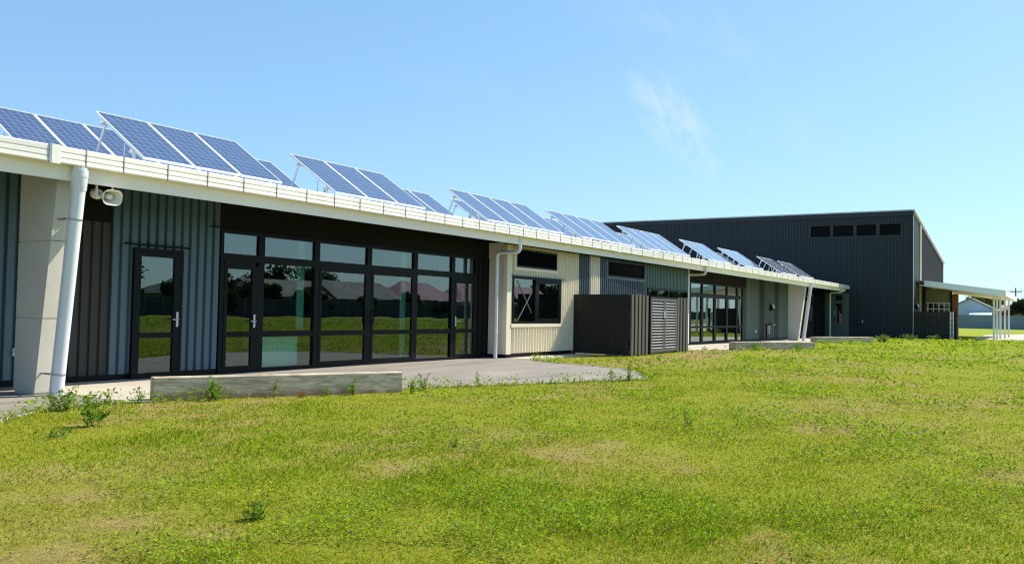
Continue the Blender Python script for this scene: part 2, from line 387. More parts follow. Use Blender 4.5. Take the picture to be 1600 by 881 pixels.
def faceX(c): return lambda u, off, z: (c-off, u, z)

# ------------------------------------------------------------------ noise (numpy)
def vnoise(x, y, seed=0):
    xi = np.floor(x).astype(np.int64); yi = np.floor(y).astype(np.int64); fx = x-xi; fy = y-yi
    fx = fx*fx*(3-2*fx); fy = fy*fy*(3-2*fy)
    def h(a, b):
        n = (a*374761393+b*668265263+seed*974711) & 0x7fffffff
        n = ((n ^ (n >> 13))*1274126177) & 0x7fffffff
        return ((n ^ (n >> 16)) & 0xffff)/65535.
    return (h(xi, yi)*(1-fx)+h(xi+1, yi)*fx)*(1-fy)+(h(xi, yi+1)*(1-fx)+h(xi+1, yi+1)*fx)*fy
def fbm(x, y, seed=0, o=4):
    s = 0; a = .5; t = 0
    for i in range(o): s = s+a*vnoise(x*2**i+i*17.3, y*2**i+i*9.1, seed+i*31); t += a; a *= .55
    return s/t
def sst(a, b, x): t = np.clip((x-a)/(b-a), 0, 1); return t*t*(3-2*t)
def inpoly(x, y, poly):
    r = np.zeros(np.shape(x), bool); n = len(poly)
    for i in range(n):
        x0, y0 = poly[i]; x1, y1 = poly[(i+1) % n]
        c = ((y0 > y) != (y1 > y)) & (x < (x1-x0)*(y-y0)/(y1-y0+1e-12)+x0); r ^= c
    return r

# ------------------------------------------------------------------ ground
PATIO = [(-12, 13.5), (-12, 5.5), (0, 7.6), (3.4, 8.85), (5.15, 9.73), (5.75, 10.15), (6.3, 10.42), (6.8, 10.40), (7.15, 10.22), (7.4, 10.15),
         (11.1, 8.97), (16.1, 6.82), (18.48, 8.35), (19.6, 11.5), (20.3, 12.1), (20.3, 13.5)]
PAD = [(7.3, 13.42), (7.25, 12.2), (7.08, 10.9), (7.12, 10.235), (7.42, 10.14), (10.2, 9.27), (10.2, 13.42)]
PATH = [(34.0, 13.5), (34.0, 12.75), (30.5, 12.74), (29.5, 12.1), (30.2, 11.2), (31.2, 9.93), (34.3, 7.80), (38.5, 10.3), (43.4, 10.3), (44.05, 9.97), (47.8, 7.96), (52, 10.4), (61.4, 10.6), (61.4, 13.5)]
def zl(x, y):
    x = np.asarray(x, float); y = np.asarray(y, float)
    z = -.004-.10*np.exp(-((x-4)**2+(y-3.2)**2)/18.)+.02*(fbm(x*.5, y*.5, 5, 3)-.5)
    z = z+.055*sst(19, 30, x)*(1-sst(62, 80, x))*(1-sst(10.2, 11.4, y))
    z = z-.10*sst(11.5, 13, y)*(1-sst(60, 62, x))
    return z
def dryness(x, y):
    d = .42*sst(.46, .70, fbm(x*.42+3, y*.62+1, 11, 5))+.62*sst(.46, .68, fbm(x*2.2+3, y*2.6+1, 19, 4))*sst(.40, .60, fbm(x*.42+3, y*.62+1, 11, 5))
    track = sst(.9, 0, np.abs(y-(9.6-.02*(x-24)**2*.08)+.5*np.sin(x*.6))/1.0) if False else 0
    dirt = sst(1.25, .35, np.abs(y-(9.3+.10*np.maximum(x-24, 0)+.25*np.sin(x*.9)))) * sst(19.0, 21.5, x)*(1-sst(30.5, 32.5, x))*sst(.25, .5, fbm(x*.9, y*.9, 3, 3)+.18)
    return np.clip(np.maximum(d*.9, dirt*1.25), 0, 1.25)
def cloverness(x, y):
    c = sst(.47, .60, fbm(x*.55+40, y*.55+7, 23, 4))
    bias = np.clip(.25+sst(9, 1, y-.25*x+1.2), 0, 1)
    return c*bias
def axis(parts):
    r = []
    for a, b, st in parts: r += list(np.arange(a, b, st))
    return np.array(r+[parts[-1][1]])
def make_lawn():
    xs = axis([(-400, -40, 30), (-40, -5, 3.5), (-5, 0, .5), (0, 20, .16), (20, 40, .4), (40, 70, 1), (70, 130, 4), (130, 900, 40)])
    ys = axis([(-900, -80, 60), (-80, -10, 5), (-10, -1, .6), (-1, 14, .16), (14, 40, 2), (40, 700, 40)])
    X, Y = np.meshgrid(xs, ys); Z = zl(X, Y)
    for pg in (PATIO, PATH): Z = np.where(inpoly(X, Y, pg), -.075, Z)
    nx, ny = len(xs), len(ys)
    V = np.stack([X.ravel(), Y.ravel(), Z.ravel()], 1)
    i = np.arange(nx*ny).reshape(ny, nx)
    Fq = np.stack([i[:-1, :-1].ravel(), i[:-1, 1:].ravel(), i[1:, 1:].ravel(), i[1:, :-1].ravel()], 1)
    me = bpy.data.meshes.new('lawn'); me.vertices.add(len(V)); me.vertices.foreach_set('co', V.ravel())
    me.loops.add(len(Fq)*4); me.loops.foreach_set('vertex_index', Fq.ravel()); me.polygons.add(len(Fq))
    me.polygons.foreach_set('loop_start', np.arange(len(Fq))*4); me.polygons.foreach_set('use_smooth', np.ones(len(Fq), bool)); me.update()
    d = dryness(V[:, 0], V[:, 1]); far = sst(14, 45, np.hypot(V[:, 0], V[:, 1]))
    soil = np.array([.285, .225, .075]); thatch = np.array([.235, .25, .022]); grn = np.array([.26, .33, .013])
    base = thatch[None]*(1-far[:, None])+grn[None]*far[:, None]
    base = np.where((V[:, 1] < -12)[:, None], np.array([.17, .215, .015])[None], base)   # lawn behind the camera painted darker to dim its reflection in the glass
    dd = np.clip(d*(1-.45*far), 0, 1)[:, None]
    c = base*(1-dd)+soil[None]*dd
    c = np.concatenate([c, np.ones((len(c), 1))], 1)
    a = me.color_attributes.new('tone', 'FLOAT_COLOR', 'POINT'); a.data.foreach_set('color', c.ravel().astype(np.float32))
    me.materials.append(MATS['lawn_soil']); o = bpy.data.objects.new('lawn', me); COL.objects.link(o); tag(o, kind='structure'); return o
make_lawn()
def slab(name, poly, z0, z1, m):
    mb = MB(); mb.extr([(x, y, z0) for x, y in poly], (0, 0, z1-z0)); return tag(mb.build(name, m), kind='structure')
slab('asphalt_patio', PATIO[::-1] if False else PATIO, -.16, .0, 'asphalt')
slab('concrete_pad', PAD, -.10, .005, 'concrete')
slab('concrete_path', PATH, -.16, .0, 'concrete')
slab('mowing_strip', [(20.31, 12.13), (20.9, 12.25), (24.0, 12.15), (24.0, 12.78), (20.31, 12.78)], -.1, .006, 'concrete')
# concrete edging of the patio
def edging(name, pts, w, z0, z1):
    mb = MB()
    for a, b in zip(pts[:-1], pts[1:]):
        d = (Vector(b)-Vector(a)).normalized(); n = Vector((d.y, -d.x))*w
        q = [Vector(a), Vector(b), Vector(b)+n, Vector(a)+n]
        mb.extr([(p.x, p.y, z0) for p in q], (0, 0, z1-z0))
    return tag(mb.build(name, 'kerb_concrete'), kind='structure')
edging('patio_kerb', [(16.1, 6.82), (18.48, 8.35), (19.6, 11.5)], .07, -.12, .012)
edging('patio_kerb', [(-12, 5.5), (0, 7.6), (3.4, 8.85), (5.15, 9.73), (5.75, 10.15), (6.3, 10.42)], .045, -.12, .004)
slab('far_path', [(63.5, 4.9), (63.5, 1.0), (100, -14), (140, -14), (140, -8), (86, 5.2)], -.15, .045, 'concrete')

# ------------------------------------------------------------------ classroom building
YG, YW = 13.373, 12.775
XB = 20.185
B = thing('classroom_building', 'long low school building with white gutter, steel cladding and deep eaves', 'building', (30, 14, 0))
def part(fn, name, m, parent=None, label=None):
    mb = MB(); fn(mb); o = mb.build(name, m, parent if parent is not None else B)
    if label: o['label'] = label
    return o
# the eave line zigzags in plan: out over the piers, in at the projecting room; it follows the roof plane
EAVE = [(-10, 12.2), (6.47, 11.2), (26.52, 12.35), (48.5, 11.2), (60.94, 11.7)]
def ey(x):
    for (xa, ya), (xb, yb) in zip(EAVE[:-1], EAVE[1:]):
        if x <= xb: return lerp(ya, yb, (x-xa)/(xb-xa))
    return EAVE[-1][1]
def edz(y): return 1.97*(y/11.25-1)          # rise of the eave as it draws back up the roof slope
def roofz(y): return 3.33+(y-11.36)*.150
def zfa(y): return 1.28+1.66*y/11.25         # underside of fascia at eave line y
ZSOF = lambda y: 2.965+(y-11.42)*.145
def loft_eave(mb, prof, x0=-10, x1=60.94):
    st = [(x0, ey(x0))]+[e for e in EAVE if x0+.01 < e[0] < x1-.01]+[(x1, ey(x1))]
    rings = [[(x, y+a, c+edz(y)) for a, c in prof] for x, y in st]; n = len(prof)
    mb.idx([p for r in rings for p in r], [(i*n+k, i*n+(k+1) % n, (i+1)*n+(k+1) % n, (i+1)*n+k) for i in range(len(rings)-1) for k in range(n)])
    mb.idx(rings[0], [tuple(range(n-1, -1, -1))]); mb.idx(rings[-1], [tuple(range(n))])
# roof
def f(mb):
    top = [(x, y+.12, roofz(y+.12)) for x, y in EAVE]+[(61.35, EAVE[-1][1]+.12, roofz(EAVE[-1][1]+.12)), (61.35, 30, roofz(30)), (-10, 30, roofz(30))]
    n = len(top); mb.idx(top+[(x, y, z-.1) for x, y, z in top], [tuple(range(n)), tuple(range(2*n-1, n-1, -1))]+[(i, (i+1) % n, n+(i+1) % n, n+i) for i in range(n)])
part(f, 'roof', 'roof_steel')
# soffit
def f(mb):
    for (xa, ya), (xb, yb) in zip(EAVE[:-1], EAVE[1:]):
        P = [(xa, ya+.20, zfa(ya)+.035), (xb, yb+.20, zfa(yb)+.035), (xb, 13.95, zfa(yb)+.035+.145*(13.75-yb)), (xa, 13.95, zfa(ya)+.035+.145*(13.75-ya))]
        mb.extr(P, (0, 0, .05))
part(f, 'soffit', 'dark_soffit')
# fascia
part(lambda mb: loft_eave(mb, [(.17, 2.94), (.198, 2.94), (.198, 3.28), (.17, 3.28)], x1=60.9), 'fascia', 'fascia_cream')
# gutter: stepped front face with two grooves
def f(mb):
    z0, z1 = 3.135, 3.362; h = (z1-z0)/3
    pr = [(.165, z0+.012), (.02, z0), (0, z0+.012)]
    for k in (1, 2): pr += [(.004, z0+k*h-.012), (.014, z0+k*h-.006), (.014, z0+k*h+.004), (.002, z0+k*h+.008)]
    pr += [(0, z1-.012), (.012, z1), (.04, z1), (.04, z1-.03), (.135, z1-.03), (.165, z1-.03)]
    loft_eave(mb, pr, x1=60.94)
gut = part(f, 'gutter', 'gutter_white')
def clip(x0, x1, name, m, out_=.004, zz=.004):
    mb = MB(); y = ey((x0+x1)/2); d = edz(y); mb.box(x0, x1, y-out_, y+.02, 3.131+d-zz, 3.362+d+zz); mb.build(name, m, gut)
xs = [6.96]+[7.55+.759*k for k in range(25)]+[27.37+.853*k for k in range(39)]
for x in xs:
    if x < 60.8 and abs(x-26.52) > .3: clip(x-.007, x+.007, 'gutter_clip', 'joint_dark')
clip(6.46, 6.58, 'gutter_joint', 'gutter_white', .008, .01); clip(6.425, 6.459, 'gutter_joint', 'steel_grey', .010, .012); clip(26.40, 26.56, 'gutter_joint', 'gutter_white', .012, .01)
mb = MB(); mb.box(60.945, 61.42, EAVE[-1][1]+.01, EAVE[-1][1]+.168, 3.20, 3.42); mb.build('gutter_end', 'canopy_grey', gut)

# walls facing the lawn, corrugated; recessed line at YG, projecting room at YW
def clad(name, u0, u1, z0, z1, holes, m, fm, pitch, depth, outw, parent=None, slope=.010):
    mb = MB()
    for a, b, c, d in cells(u0, u1, z0, z1, holes): corr(mb, fm, a, b, c, d, pitch, depth, outw, slope=slope)
    return mb.build(name, m, parent if parent is not None else B)
ZT, ZTW = 3.21, 3.12
ZS = 3.2
clad('wall', -10, 7.62, .10, ZT, [], 'blue_steel', faceY(YG), .172, .050, .105, slope=.014)
clad('wall', 7.62, 8.775, .10, 2.62, [], 'dark_board', faceY(YG), .172, .030, .115)
clad('wall', 8.78, 10.985, .10, ZT, [(9.15, 10.14, 0, 2.245)], 'blue_steel', faceY(YG), .172, .050, .105, slope=.014)
part(lambda mb: mb.box(7.62, 8.775, YG-.01, YG+.1, 2.625, ZT), 'dark_panel', 'dark_panel')
def f(mb):
    mb.box(-10, 9.15, YG-.02, YG+.1, 0.0, .095); mb.box(10.14, 10.985, YG-.02, YG+.1, 0, .095)
part(f, 'plinth', 'black_frame')
# metal flashings over the door and beside the glazing
part(lambda mb: mb.bbox(8.99, 10.29, YG-.09, YG-.036, 2.285, 2.315, .003), 'flashing', 'black_frame')
part(lambda mb: mb.bbox(10.73, 10.99, YG-.09, YG-.036, 2.735, 2.76, .003), 'flashing', 'black_frame')
# dark panels above the glazed wall
def f(mb):
    e = [10.99, 12.0, 13.52, 15.2, 16.88, 18.45, 19.62, 20.18]
    for a, b in zip(e[:-1], e[1:]): mb.box(a+.004, b-.004, YG-.01, YG+.1, 2.735, ZT)
    mb.box(10.99, 20.18, YG-.002, YG+.1, 2.73, ZT)
part(f, 'dark_panel', 'dark_panel')
clad('wall', 19.56, 20.18, 0, 2.73, [], 'dark_panel', faceY(YG), .24, .03, .15)

def frame_window(name, x0, x1, z0, z1, y, w=.06, parent=None, m='black_frame', rails=(), mulls=(), glassm='window_glass', depth=.09, panes=True):
    mb = MB(); Yf, Yb = y-depth/2, y+depth/2
    mb.box(x0, x0+w, Yf, Yb, z0, z1); mb.box(x1-w, x1, Yf, Yb, z0, z1)
    mb.box(x0+w, x1-w, Yf+.002, Yb-.002, z0, z0+w); mb.box(x0+w, x1-w, Yf+.002, Yb-.002, z1-w, z1)
    for za, zb in rails: mb.box(x0+w, x1-w, Yf+.008, Yb-.008, za, zb)
    for xa, xb in mulls: mb.box(xa, xb, Yf+.004, Yb-.004, z0+w, z1-w)
    o = mb.build(name, m, parent if parent is not None else B)
    if panes:
        mb = MB(); mb.box(x0+w*.6, x1-w*.6, y-.004, y+.004, z0+w*.6, z1-w*.6); mb.build('pane', glassm, o)
    return o
def lever(door, x, y, z, side=-1):
    mb = MB(); mb.bbox(x-.022, x+.022, y-.014, y, z-.13, z+.13, .004)
    mb.tube([(x, y-.014, z), (x, y-.06, z), (x+.13*side, y-.06, z)], .011, 8)
    mb.tube([(x, y-.02, z-.075), (x, y-.035, z-.075)], .014, 8)
    return mb.build('handle', 'galvanised', door)
# glazed door in the blue wall
d = frame_window('door', 9.154, 10.136, 0.0, 2.24, YG-.05, .055, panes=False, depth=.12)
mb = MB(); y = YG-.075
mb.box(9.212, 9.29, y-.03, y+.03, .012, 2.18); mb.box(9.955, 10.078, y-.03, y+.03, .012, 2.18)
mb.box(9.29, 9.955, y-.028, y+.028, .012, .10); mb.box(9.29, 9.955, y-.028, y+.028, 2.10, 2.18); mb.box(9.29, 9.955, y-.028, y+.028, .70, .79)
dl = mb.build('door_leaf', 'black_frame', d)
mb = MB(); mb.box(9.27, 9.98, y-.004, y+.004, .08, 2.12); mb.build('pane', 'window_glass', d)
lever(d, 10.03, y-.03, 1.02)
# glazed wall: bays (x0, x1, door?, lower glass top)
bays = [(10.995, 12.0, 'hinged'), (12.0, 13.53, None), (13.53, 15.2, 'slide'), (15.2, 16.9, 'slide'), (16.9, 18.47, None), (18.47, 19.56, 'hinged')]
for x0, x1, typ in bays:
    frame_window('transom_window', x0, x1, 2.20, 2.735, YG, .075)
    w = frame_window('window' if typ is None else 'door', x0, x1, 0.0, 2.20, YG, .07, rails=[(.68, .795)] if typ is None else (), panes=typ is None, depth=.10)
    if typ:
        a, b = (x0+.10, x1-.16) if typ == 'hinged' and x0 < 12 else (x0+.07, x1-.07)
        mb = MB(); y = YG-.03; s = .075; zt = 2.13 if typ == 'slide' else 2.06
        mb.box(a, a+s, y-.028, y+.028, .072, zt); mb.box(b-s, b, y-.028, y+.028, .072, zt)
        mb.box(a+s, b-s, y-.026, y+.026, .072, .13); mb.box(a+s, b-s, y-.026, y+.026, zt-.075, zt); mb.box(a+s, b-s, y-.026, y+.026, .685, .79)
        if typ == 'hinged':
            mb.box(x0+.07, x1-.07, y-.02, y+.03, zt+.002, 2.13)
            if b < x1-.1: mb.box(b+.004, x1-.072, y-.02, y+.03, .07, 2.13)
            if a > x0+.09: mb.box(x0+.072, a-.004, y-.02, y+.03, .07, 2.13)
        mb.build('door_leaf', 'black_frame', w)
        mb = MB(); mb.box(a+s*.6, b-s*.6, y-.004, y+.004, .11, zt-.05); mb.build('pane', 'window_glass', w)
        if x0 < 11: lever(w, b-.01, y-.03, .99)
        if x0 > 18: lever(w, a+.035, y-.03, .99, 1)
        if typ == 'slide':
            mb = MB(); xh = b-.037 if x0 < 14 else a+.037
            mb.tube([(xh, y-.03, .93), (xh, y-.07, .95), (xh, y-.07, 1.22), (xh, y-.03, 1.24)], .012, 8); mb.build('handle', 'black_frame', w)

# projecting room: bands of beige and slate steel
louv1 = (20.63, 22.95, 2.52, 3.03); win1 = (20.43, 23.20, .845, 2.255); louv2 = (26.45, 29.53, 2.52, 3.05); win2 = (29.85, 33.9, 1.1, 2.25)
fm = faceY(YW)
for a, b, m in ((XB+.25, 24.44, 'beige_steel'), (24.44, 25.19, 'slate_steel'), (25.19, 25.90, 'beige_steel'), (25.90, 26.40, 'slate_steel'), (26.40, 29.53, 'slate_steel'), (29.53, 34.06, 'green_steel')):
    clad('wall', a, b, .12, ZTW, [h for h in (louv1, win1, louv2, win2) if h[0] < b and h[1] > a], m, fm, .150, .044, .036 if m == 'beige_steel' else .04, slope=.016)
part(lambda mb: mb.bbox(XB-.02, XB+.25, YW-.035, YW+.1, .10, ZTW, .004), 'corner_trim', 'beige_trim')
part(lambda mb: mb.bbox(34.055, 34.15, YW-.035, YW+.1, .10, ZTW, .004), 'corner_trim', 'canopy_grey')
# return walls of the projecting room
part(lambda mb: mb.box(XB, XB+.1, YW+.102, YG-.005, .10, ZTW+.04), 'wall', 'beige_trim')
part(lambda mb: mb.box(34.02, 34.12, YW+.102, YG-.005, .10, ZTW+.04), 'wall', 'green_steel')
def f(mb):
    mb.box(XB+.03, 34.12, YW-.006, YW+.1, -.08, .115); mb.box(XB+.03, XB+.1, YW+.1, YG-.005, -.08, .098)
part(f, 'plinth', 'black_frame')
def louvre(x0, x1, z0, z1, y, trim, parent=None, fm='black_frame'):
    mb = MB(); w = .05
    mb.box(x0, x0+w, y-.05, y+.08, z0, z1); mb.box(x1-w, x1, y-.05, y+.08, z0, z1); mb.box(x0+w, x1-w, y-.048, y+.078, z0, z0+w); mb.box(x0+w, x1-w, y-.048, y+.078, z1-w, z1)
    o = mb.build('louvre_window', fm, parent if parent is not None else B)
    mb = MB(); n = 6; h = (z1-z0-2*w)/n
    for k in range(n):
        zc = z0+w+h*(k+.5); M = Matrix.Translation((0, y+.01, zc)) @ Matrix.Rotation(R(38), 4, 'X')
        mb.box(x0+w+.003, x1-w-.003, -.05, .05, -.006, .006, M)
    mb.build('slats', 'dark_glass' if False else 'black_frame', o)
    mb = MB(); mb.box(x0+w, x1-w, y+.09, y+.11, z0+w, z1-w); mb.build('backing', 'dark_panel', o)
    if trim:
        mb = MB(); t = .09
        mb.box(x0-t, x0-.001, y-.045, y+.02, z0-t, z1); mb.box(x1+.001, x1+t*.5, y-.045, y+.02, z0-t, z1); mb.box(x0-.001, x1+.001, y-.047, y+.02, z0-t, z0-.001)
        mb.build('trim', trim, o)
    return o
louvre(*louv1, YW, 'beige_trim'); louvre(*louv2, YW, 'slate_steel')
w = frame_window('window', win1[0]+.01, win1[1]-.01, win1[2]+.1, win1[3], YW-.0, .055, panes=False, depth=.13)
mb = MB(); mb.box(21.67, 21.81, YW-.06, YW+.06, 1.0, 2.20); mb.box(21.815, 21.885, YW-.055, YW+.01, 1.005, 2.195); mb.box(23.055, 23.13, YW-.055, YW+.01, 1.005, 2.195)
mb.box(21.885, 23.055, YW-.053, YW+.01, 1.005, 1.085); mb.box(21.885, 23.055, YW-.053, YW+.01, 2.10, 2.195); mb.build('sash', 'black_frame', w)
mb = MB(); mb.box(20.47, 21.69, YW-.004, YW+.004, .98, 2.22); mb.box(21.86, 23.08, YW-.024, YW-.018, 1.06, 2.13); mb.build('pane', 'window_glass', w)
mb = MB()
for (xa, za), (xb, zb) in (((20.74, 2.15), (21.53, 1.25)), ((21.55, 1.845), (20.78, 1.03))):
    mb.tube([(xa, YW-.012, za), (xb, YW-.012, zb)], .011, 6)
mb.build('tape_cross', 'tape_white', w)
part(lambda mb: mb.bbox(win1[0]-.04, win1[1]+.06, YW-.06, YW-.0, win1[2]-.005, win1[2]+.098, .004), 'window_sill', 'beige_trim')
part(lambda mb: mb.bbox(win1[0]-.04, win1[1]+.20, YW-.09, YW-.03, win1[3]+.004, win1[3]+.03, .003), 'flashing', 'slate_steel')
frame_window('window', win2[0], win2[1], win2[2], win2[3], YW, .07, mulls=[(31.8, 31.9)], depth=.13)
# far glazed wall
fx = [34.15, 35.86, 37.38, 39.1, 40.82, 42.38, 43.3]
for a, b in zip(fx[:-1], fx[1:]):
    frame_window('transom_window', a, b, 2.18, 2.72, YG, .07)
    frame_window('window', a, b, 0, 2.18, YG, .085 if b-a < 1.3 else .12, rails=[(.70, .80)])
part(lambda mb: mb.box(43.3, 43.86, YG-.02, YG+.1, 0, 2.72), 'wall', 'dark_board')
part(lambda mb: mb.box(34.15, 43.86, YG-.01, YG+.1, 2.725, ZT), 'dark_panel', 'dark_soffit')
# green and charcoal bands beside the far pier, then the dark recess at the end
for a, b, m in ((43.9, 46.2, 'far_green_steel'), (46.2, 47.15, 'dark_board'), (47.15, 49.1, 'far_green_steel'), (49.1, 50.05, 'dark_board'), (50.05, 52.4, 'far_green_steel')):
    clad('wall', a, b, .06, ZT, [], m, faceY(YG), .4, .02, .34)
part(lambda mb: mb.box(43.9, 52.4, YG-.004, YG+.1, -.05, .058), 'plinth', 'black_frame')
for a, b in ((52.45, 54.6), (54.6, 56.8), (56.8, 59.0)):
    frame_window('window', a, b, 0, 2.9, YG, .09, rails=[(2.1, 2.2)], glassm='dark_glass')
part(lambda mb: mb.box(59.0, 61.45, YG, YG+.1, 0, ZT), 'wall', 'dark_panel')
# inside: floor, back wall, cross walls, ceiling
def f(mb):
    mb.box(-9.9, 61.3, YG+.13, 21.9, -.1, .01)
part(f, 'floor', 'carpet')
def f(mb):
    mb.box(-9.9, 61.25, 22, 22.12, -.1, 4.9)
    for x in (10.6, 20.5, 33.9, 44.0, 52.4): mb.box(x, x+.1, YG+.16, 21.98, .012, 2.97)
    mb.box(-10, -9.9, YG+.12, 21.98, -.1, 3.3)
    mb.box(61.15, 61.25, YG+.12, 21.98, -.1, 3.3)
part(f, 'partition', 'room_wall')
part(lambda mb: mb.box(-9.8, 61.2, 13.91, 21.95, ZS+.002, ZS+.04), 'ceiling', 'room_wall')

# piers: fibre-cement blades, wider at the top
def pier(x0, w):
    def g(mb):
        zs = [0.03, 1.05, 1.062, 2.12, 2.132, 2.962]
        for k in range(0, 6, 2):
            a, b = zs[k], zs[k+1]
            yf = lambda z: lerp(11.95, 11.572, z/2.952)
            ybk = 12.48
            P = [(x0, yf(a), a), (x0, ybk, a), (x0, ybk, b+(.12 if k == 4 else 0)), (x0, yf(b), b)]
            mb.extr(P, (w, 0, 0))
        mb.extr([(x0+.012, 11.97, .0), (x0+.012, 12.46, .0), (x0+.012, 12.46, 3.07), (x0+.012, 11.61, 2.962)], (w-.024, 0, 0))
    return part(g, 'pier', 'fibre_cement')
pier(6.77, .30); pier(48.70, .30)
def raked_pipe(x):
    o = part(lambda mb: (mb.tube([(x, 11.70, .01), (x, 11.335, 2.95), (x, 11.32, 3.16)], .093, 24)), 'downpipe', 'pipe_white')
    mb = MB(); P = lambda z: (x, lerp(11.70, 11.335, z/2.95), z)
    mb.tube([P(2.80), P(2.83), P(3.07), P(3.10)], [.093, .104, .104, .10], 24); mb.tube([P(3.0), P(3.03)], [.108, .108], 24); mb.build('collar', 'pipe_white', o)
    for z in (2.42, .30):
        mb = MB(); mb.tube([P(z-.012), P(z+.012)], .097, 24)
        p = P(z); mb.bbox(x-.11, x-.09, p[1]-.02, lerp(11.95, 11.572, z/2.952)+.03, z-.012, z+.012, .002)
        mb.box(x-.135, x-.0, p[1]-.014, p[1]+.0, z-.01, z+.01); mb.build('bracket', 'steel_grey', o)
    mb = MB(); mb.tube([(x, 11.702, .004), (x, 11.70, .018)], .108, 24); mb.build('base_flange', 'pipe_white', o)
raked_pipe(6.935); raked_pipe(48.88)
def bend_pipe(pts, r, m, bands=()):
    # round the corners
    P = [Vector(p) for p in pts]; Q = [P[0]]
    for i in range(1, len(P)-1):
        a = (P[i-1]-P[i]); b = (P[i+1]-P[i]); k = min(.13, a.length*.45, b.length*.45)
        A = P[i]+a.normalized()*k; C = P[i]+b.normalized()*k
        for t in [j/6 for j in range(7)]: Q.append(A*(1-t)**2+P[i]*2*t*(1-t)+C*t*t)
    Q.append(P[-1])
    o = part(lambda mb: mb.tube(Q, r, 16), 'downpipe', m)
    for c, z in bands:
        mb = MB(); mb.tube([(c[0], c[1], z-.02), (c[0], c[1], z+.02)], r+.008, 16); mb.build('bracket', 'plastic_white', o)
bend_pipe([(19.8, 12.13, 3.30), (19.8, 12.13, 2.86), (19.8, 12.85, 2.86), (19.8, 12.85, .01)], .055, 'pipe_white', [((19.8, 12.85), .72), ((19.8, 12.85), 2.1)])
bend_pipe([(34.1, 12.04, 3.30), (34.1, 12.04, 2.93), (34.24, 12.95, 2.93), (34.24, 12.95, .01)], .052, 'pipe_cream')
bend_pipe([(59.0, 11.70, 3.2), (59.0, 11.70, 2.92), (59.0, 12.45, 2.90), (59.0, 12.45, .01)], .055, 'pipe_cream')

# ------------------------------------------------------------------ things fixed to or standing in the building
def horn():
    c = Vector((7.42, 11.45, 2.80)); t = thing('horn_speaker', 'cream horn loudspeaker hanging under the eave beside the white raked downpipe', 'loudspeaker', c)
    ax = Vector((-.05, -.97, -.20)).normalized(); sx = Vector((1, 0, 0)); sx = (sx-ax*sx.dot(ax)).normalized(); sy = ax.cross(sx)
    if sy.z < 0: sy = -sy
    def ring(d, w, h, n=28, p=3.2):
        r = []
        for k in range(n):
            a = 2*math.pi*k/n; ca, sa = math.cos(a), math.sin(a)
            q = (abs(ca)**p+abs(sa)**p)**(-1/p)
            r.append(c+ax*d+sx*(ca*q*w*.72)+sy*(sa*q*h*.74))
        return r
    def loft(rings):
        mb = MB(); n = len(rings[0]); V = [p for r in rings for p in r]
        mb.idx(V, [(i*n+k, i*n+(k+1) % n, (i+1)*n+(k+1) % n, (i+1)*n+k) for i in range(len(rings)-1) for k in range(n)], True); return mb
    loft([ring(-.22, .05, .05, p=2), ring(-.10, .065, .055, p=2.3), ring(.02, .11, .085), ring(.10, .165, .12), ring(.155, .195, .145), ring(.165, .20, .15),
          ring(.17, .195, .145), ring(.155, .182, .132), ring(.09, .15, .105), ring(.0, .09, .07), ring(-.09, .05, .045, p=2)]).build('horn', 'plastic_cream', t)
    mb = MB(); mb.tube([c-ax*.08, c+ax*.06, c+ax*.10, c+ax*.11], [.045, .04, .038, .02], 18); mb.tube([c+ax*.11, c+ax*.115], [.018, .010], 12); mb.build('reflector', 'plastic_cream', t)
    mb = MB(); mb.tube([c-ax*.33, c-ax*.31, c-ax*.23, c-ax*.20], [.06, .078, .078, .055], 20); mb.build('driver', 'plastic_cream', t)
    mb = MB(); mb.box(c.x-.13, c.x-.112, c.y+.04, c.y+.07, c.z-.05, 2.97); mb.box(c.x+.112, c.x+.13, c.y+.04, c.y+.07, c.z-.05, 2.97); mb.box(c.x-.112, c.x+.112, c.y+.04, c.y+.07, 2.952, 2.97)
    mb.build('bracket', 'plastic_cream', t)
horn()
def small_box(name, label, cat, c, w, d, h, m, extra=None):
    t = thing(name, label, cat, c); mb = MB(); mb.bbox(c[0]-w/2, c[0]+w/2, c[1]-d, c[1], c[2]-h/2, c[2]+h/2, min(w, h, d)*.18); mb.build('housing', m, t)
    mb = MB(); mb.bbox(c[0]-w*.36, c[0]+w*.36, c[1]-d-.012, c[1]-d+.004, c[2]-h*.10, c[2]+h*.36, .003); mb.build(extra or 'cover', 'plastic_white', t); return t
small_box('power_outlet', 'small white outdoor socket on the blue cladding left of the near pier', 'socket', (7.225, YG-.036, .52), .075, .06, .12, 'plastic_white')
small_box('power_outlet', 'small white outdoor socket low on the far green wall', 'socket', (45.42, YG-.022, .48), .14, .07, .14, 'plastic_white')
def flood(c, lab, ax):
    t = thing('wall_light', lab, 'light', c); c = Vector(c)
    mb = MB(); M = Matrix.Translation(c) @ (Matrix.Rotation(R(90), 4, 'Z') if ax == 'X' else Matrix.Identity(4))
    mb.bbox(-.16, .16, -.13, .0, -.17, .13, .02, M); mb.build('housing', 'black_frame' if ax == 'Y' else 'plastic_white', t)
    mb = MB(); M2 = M @ Matrix.Rotation(R(-20), 4, 'X'); mb.bbox(-.13, .13, -.20, -.14, -.12, .12, .015, M2); mb.build('lens', 'plastic_white', t)
flood((48.35, YG-.025, 1.78), 'white square floodlight on the far green wall beside the far pier', 'Y')
flood((62.6, 7.82, 2.12), 'white wall light on the corner of the charcoal hall', 'Y')
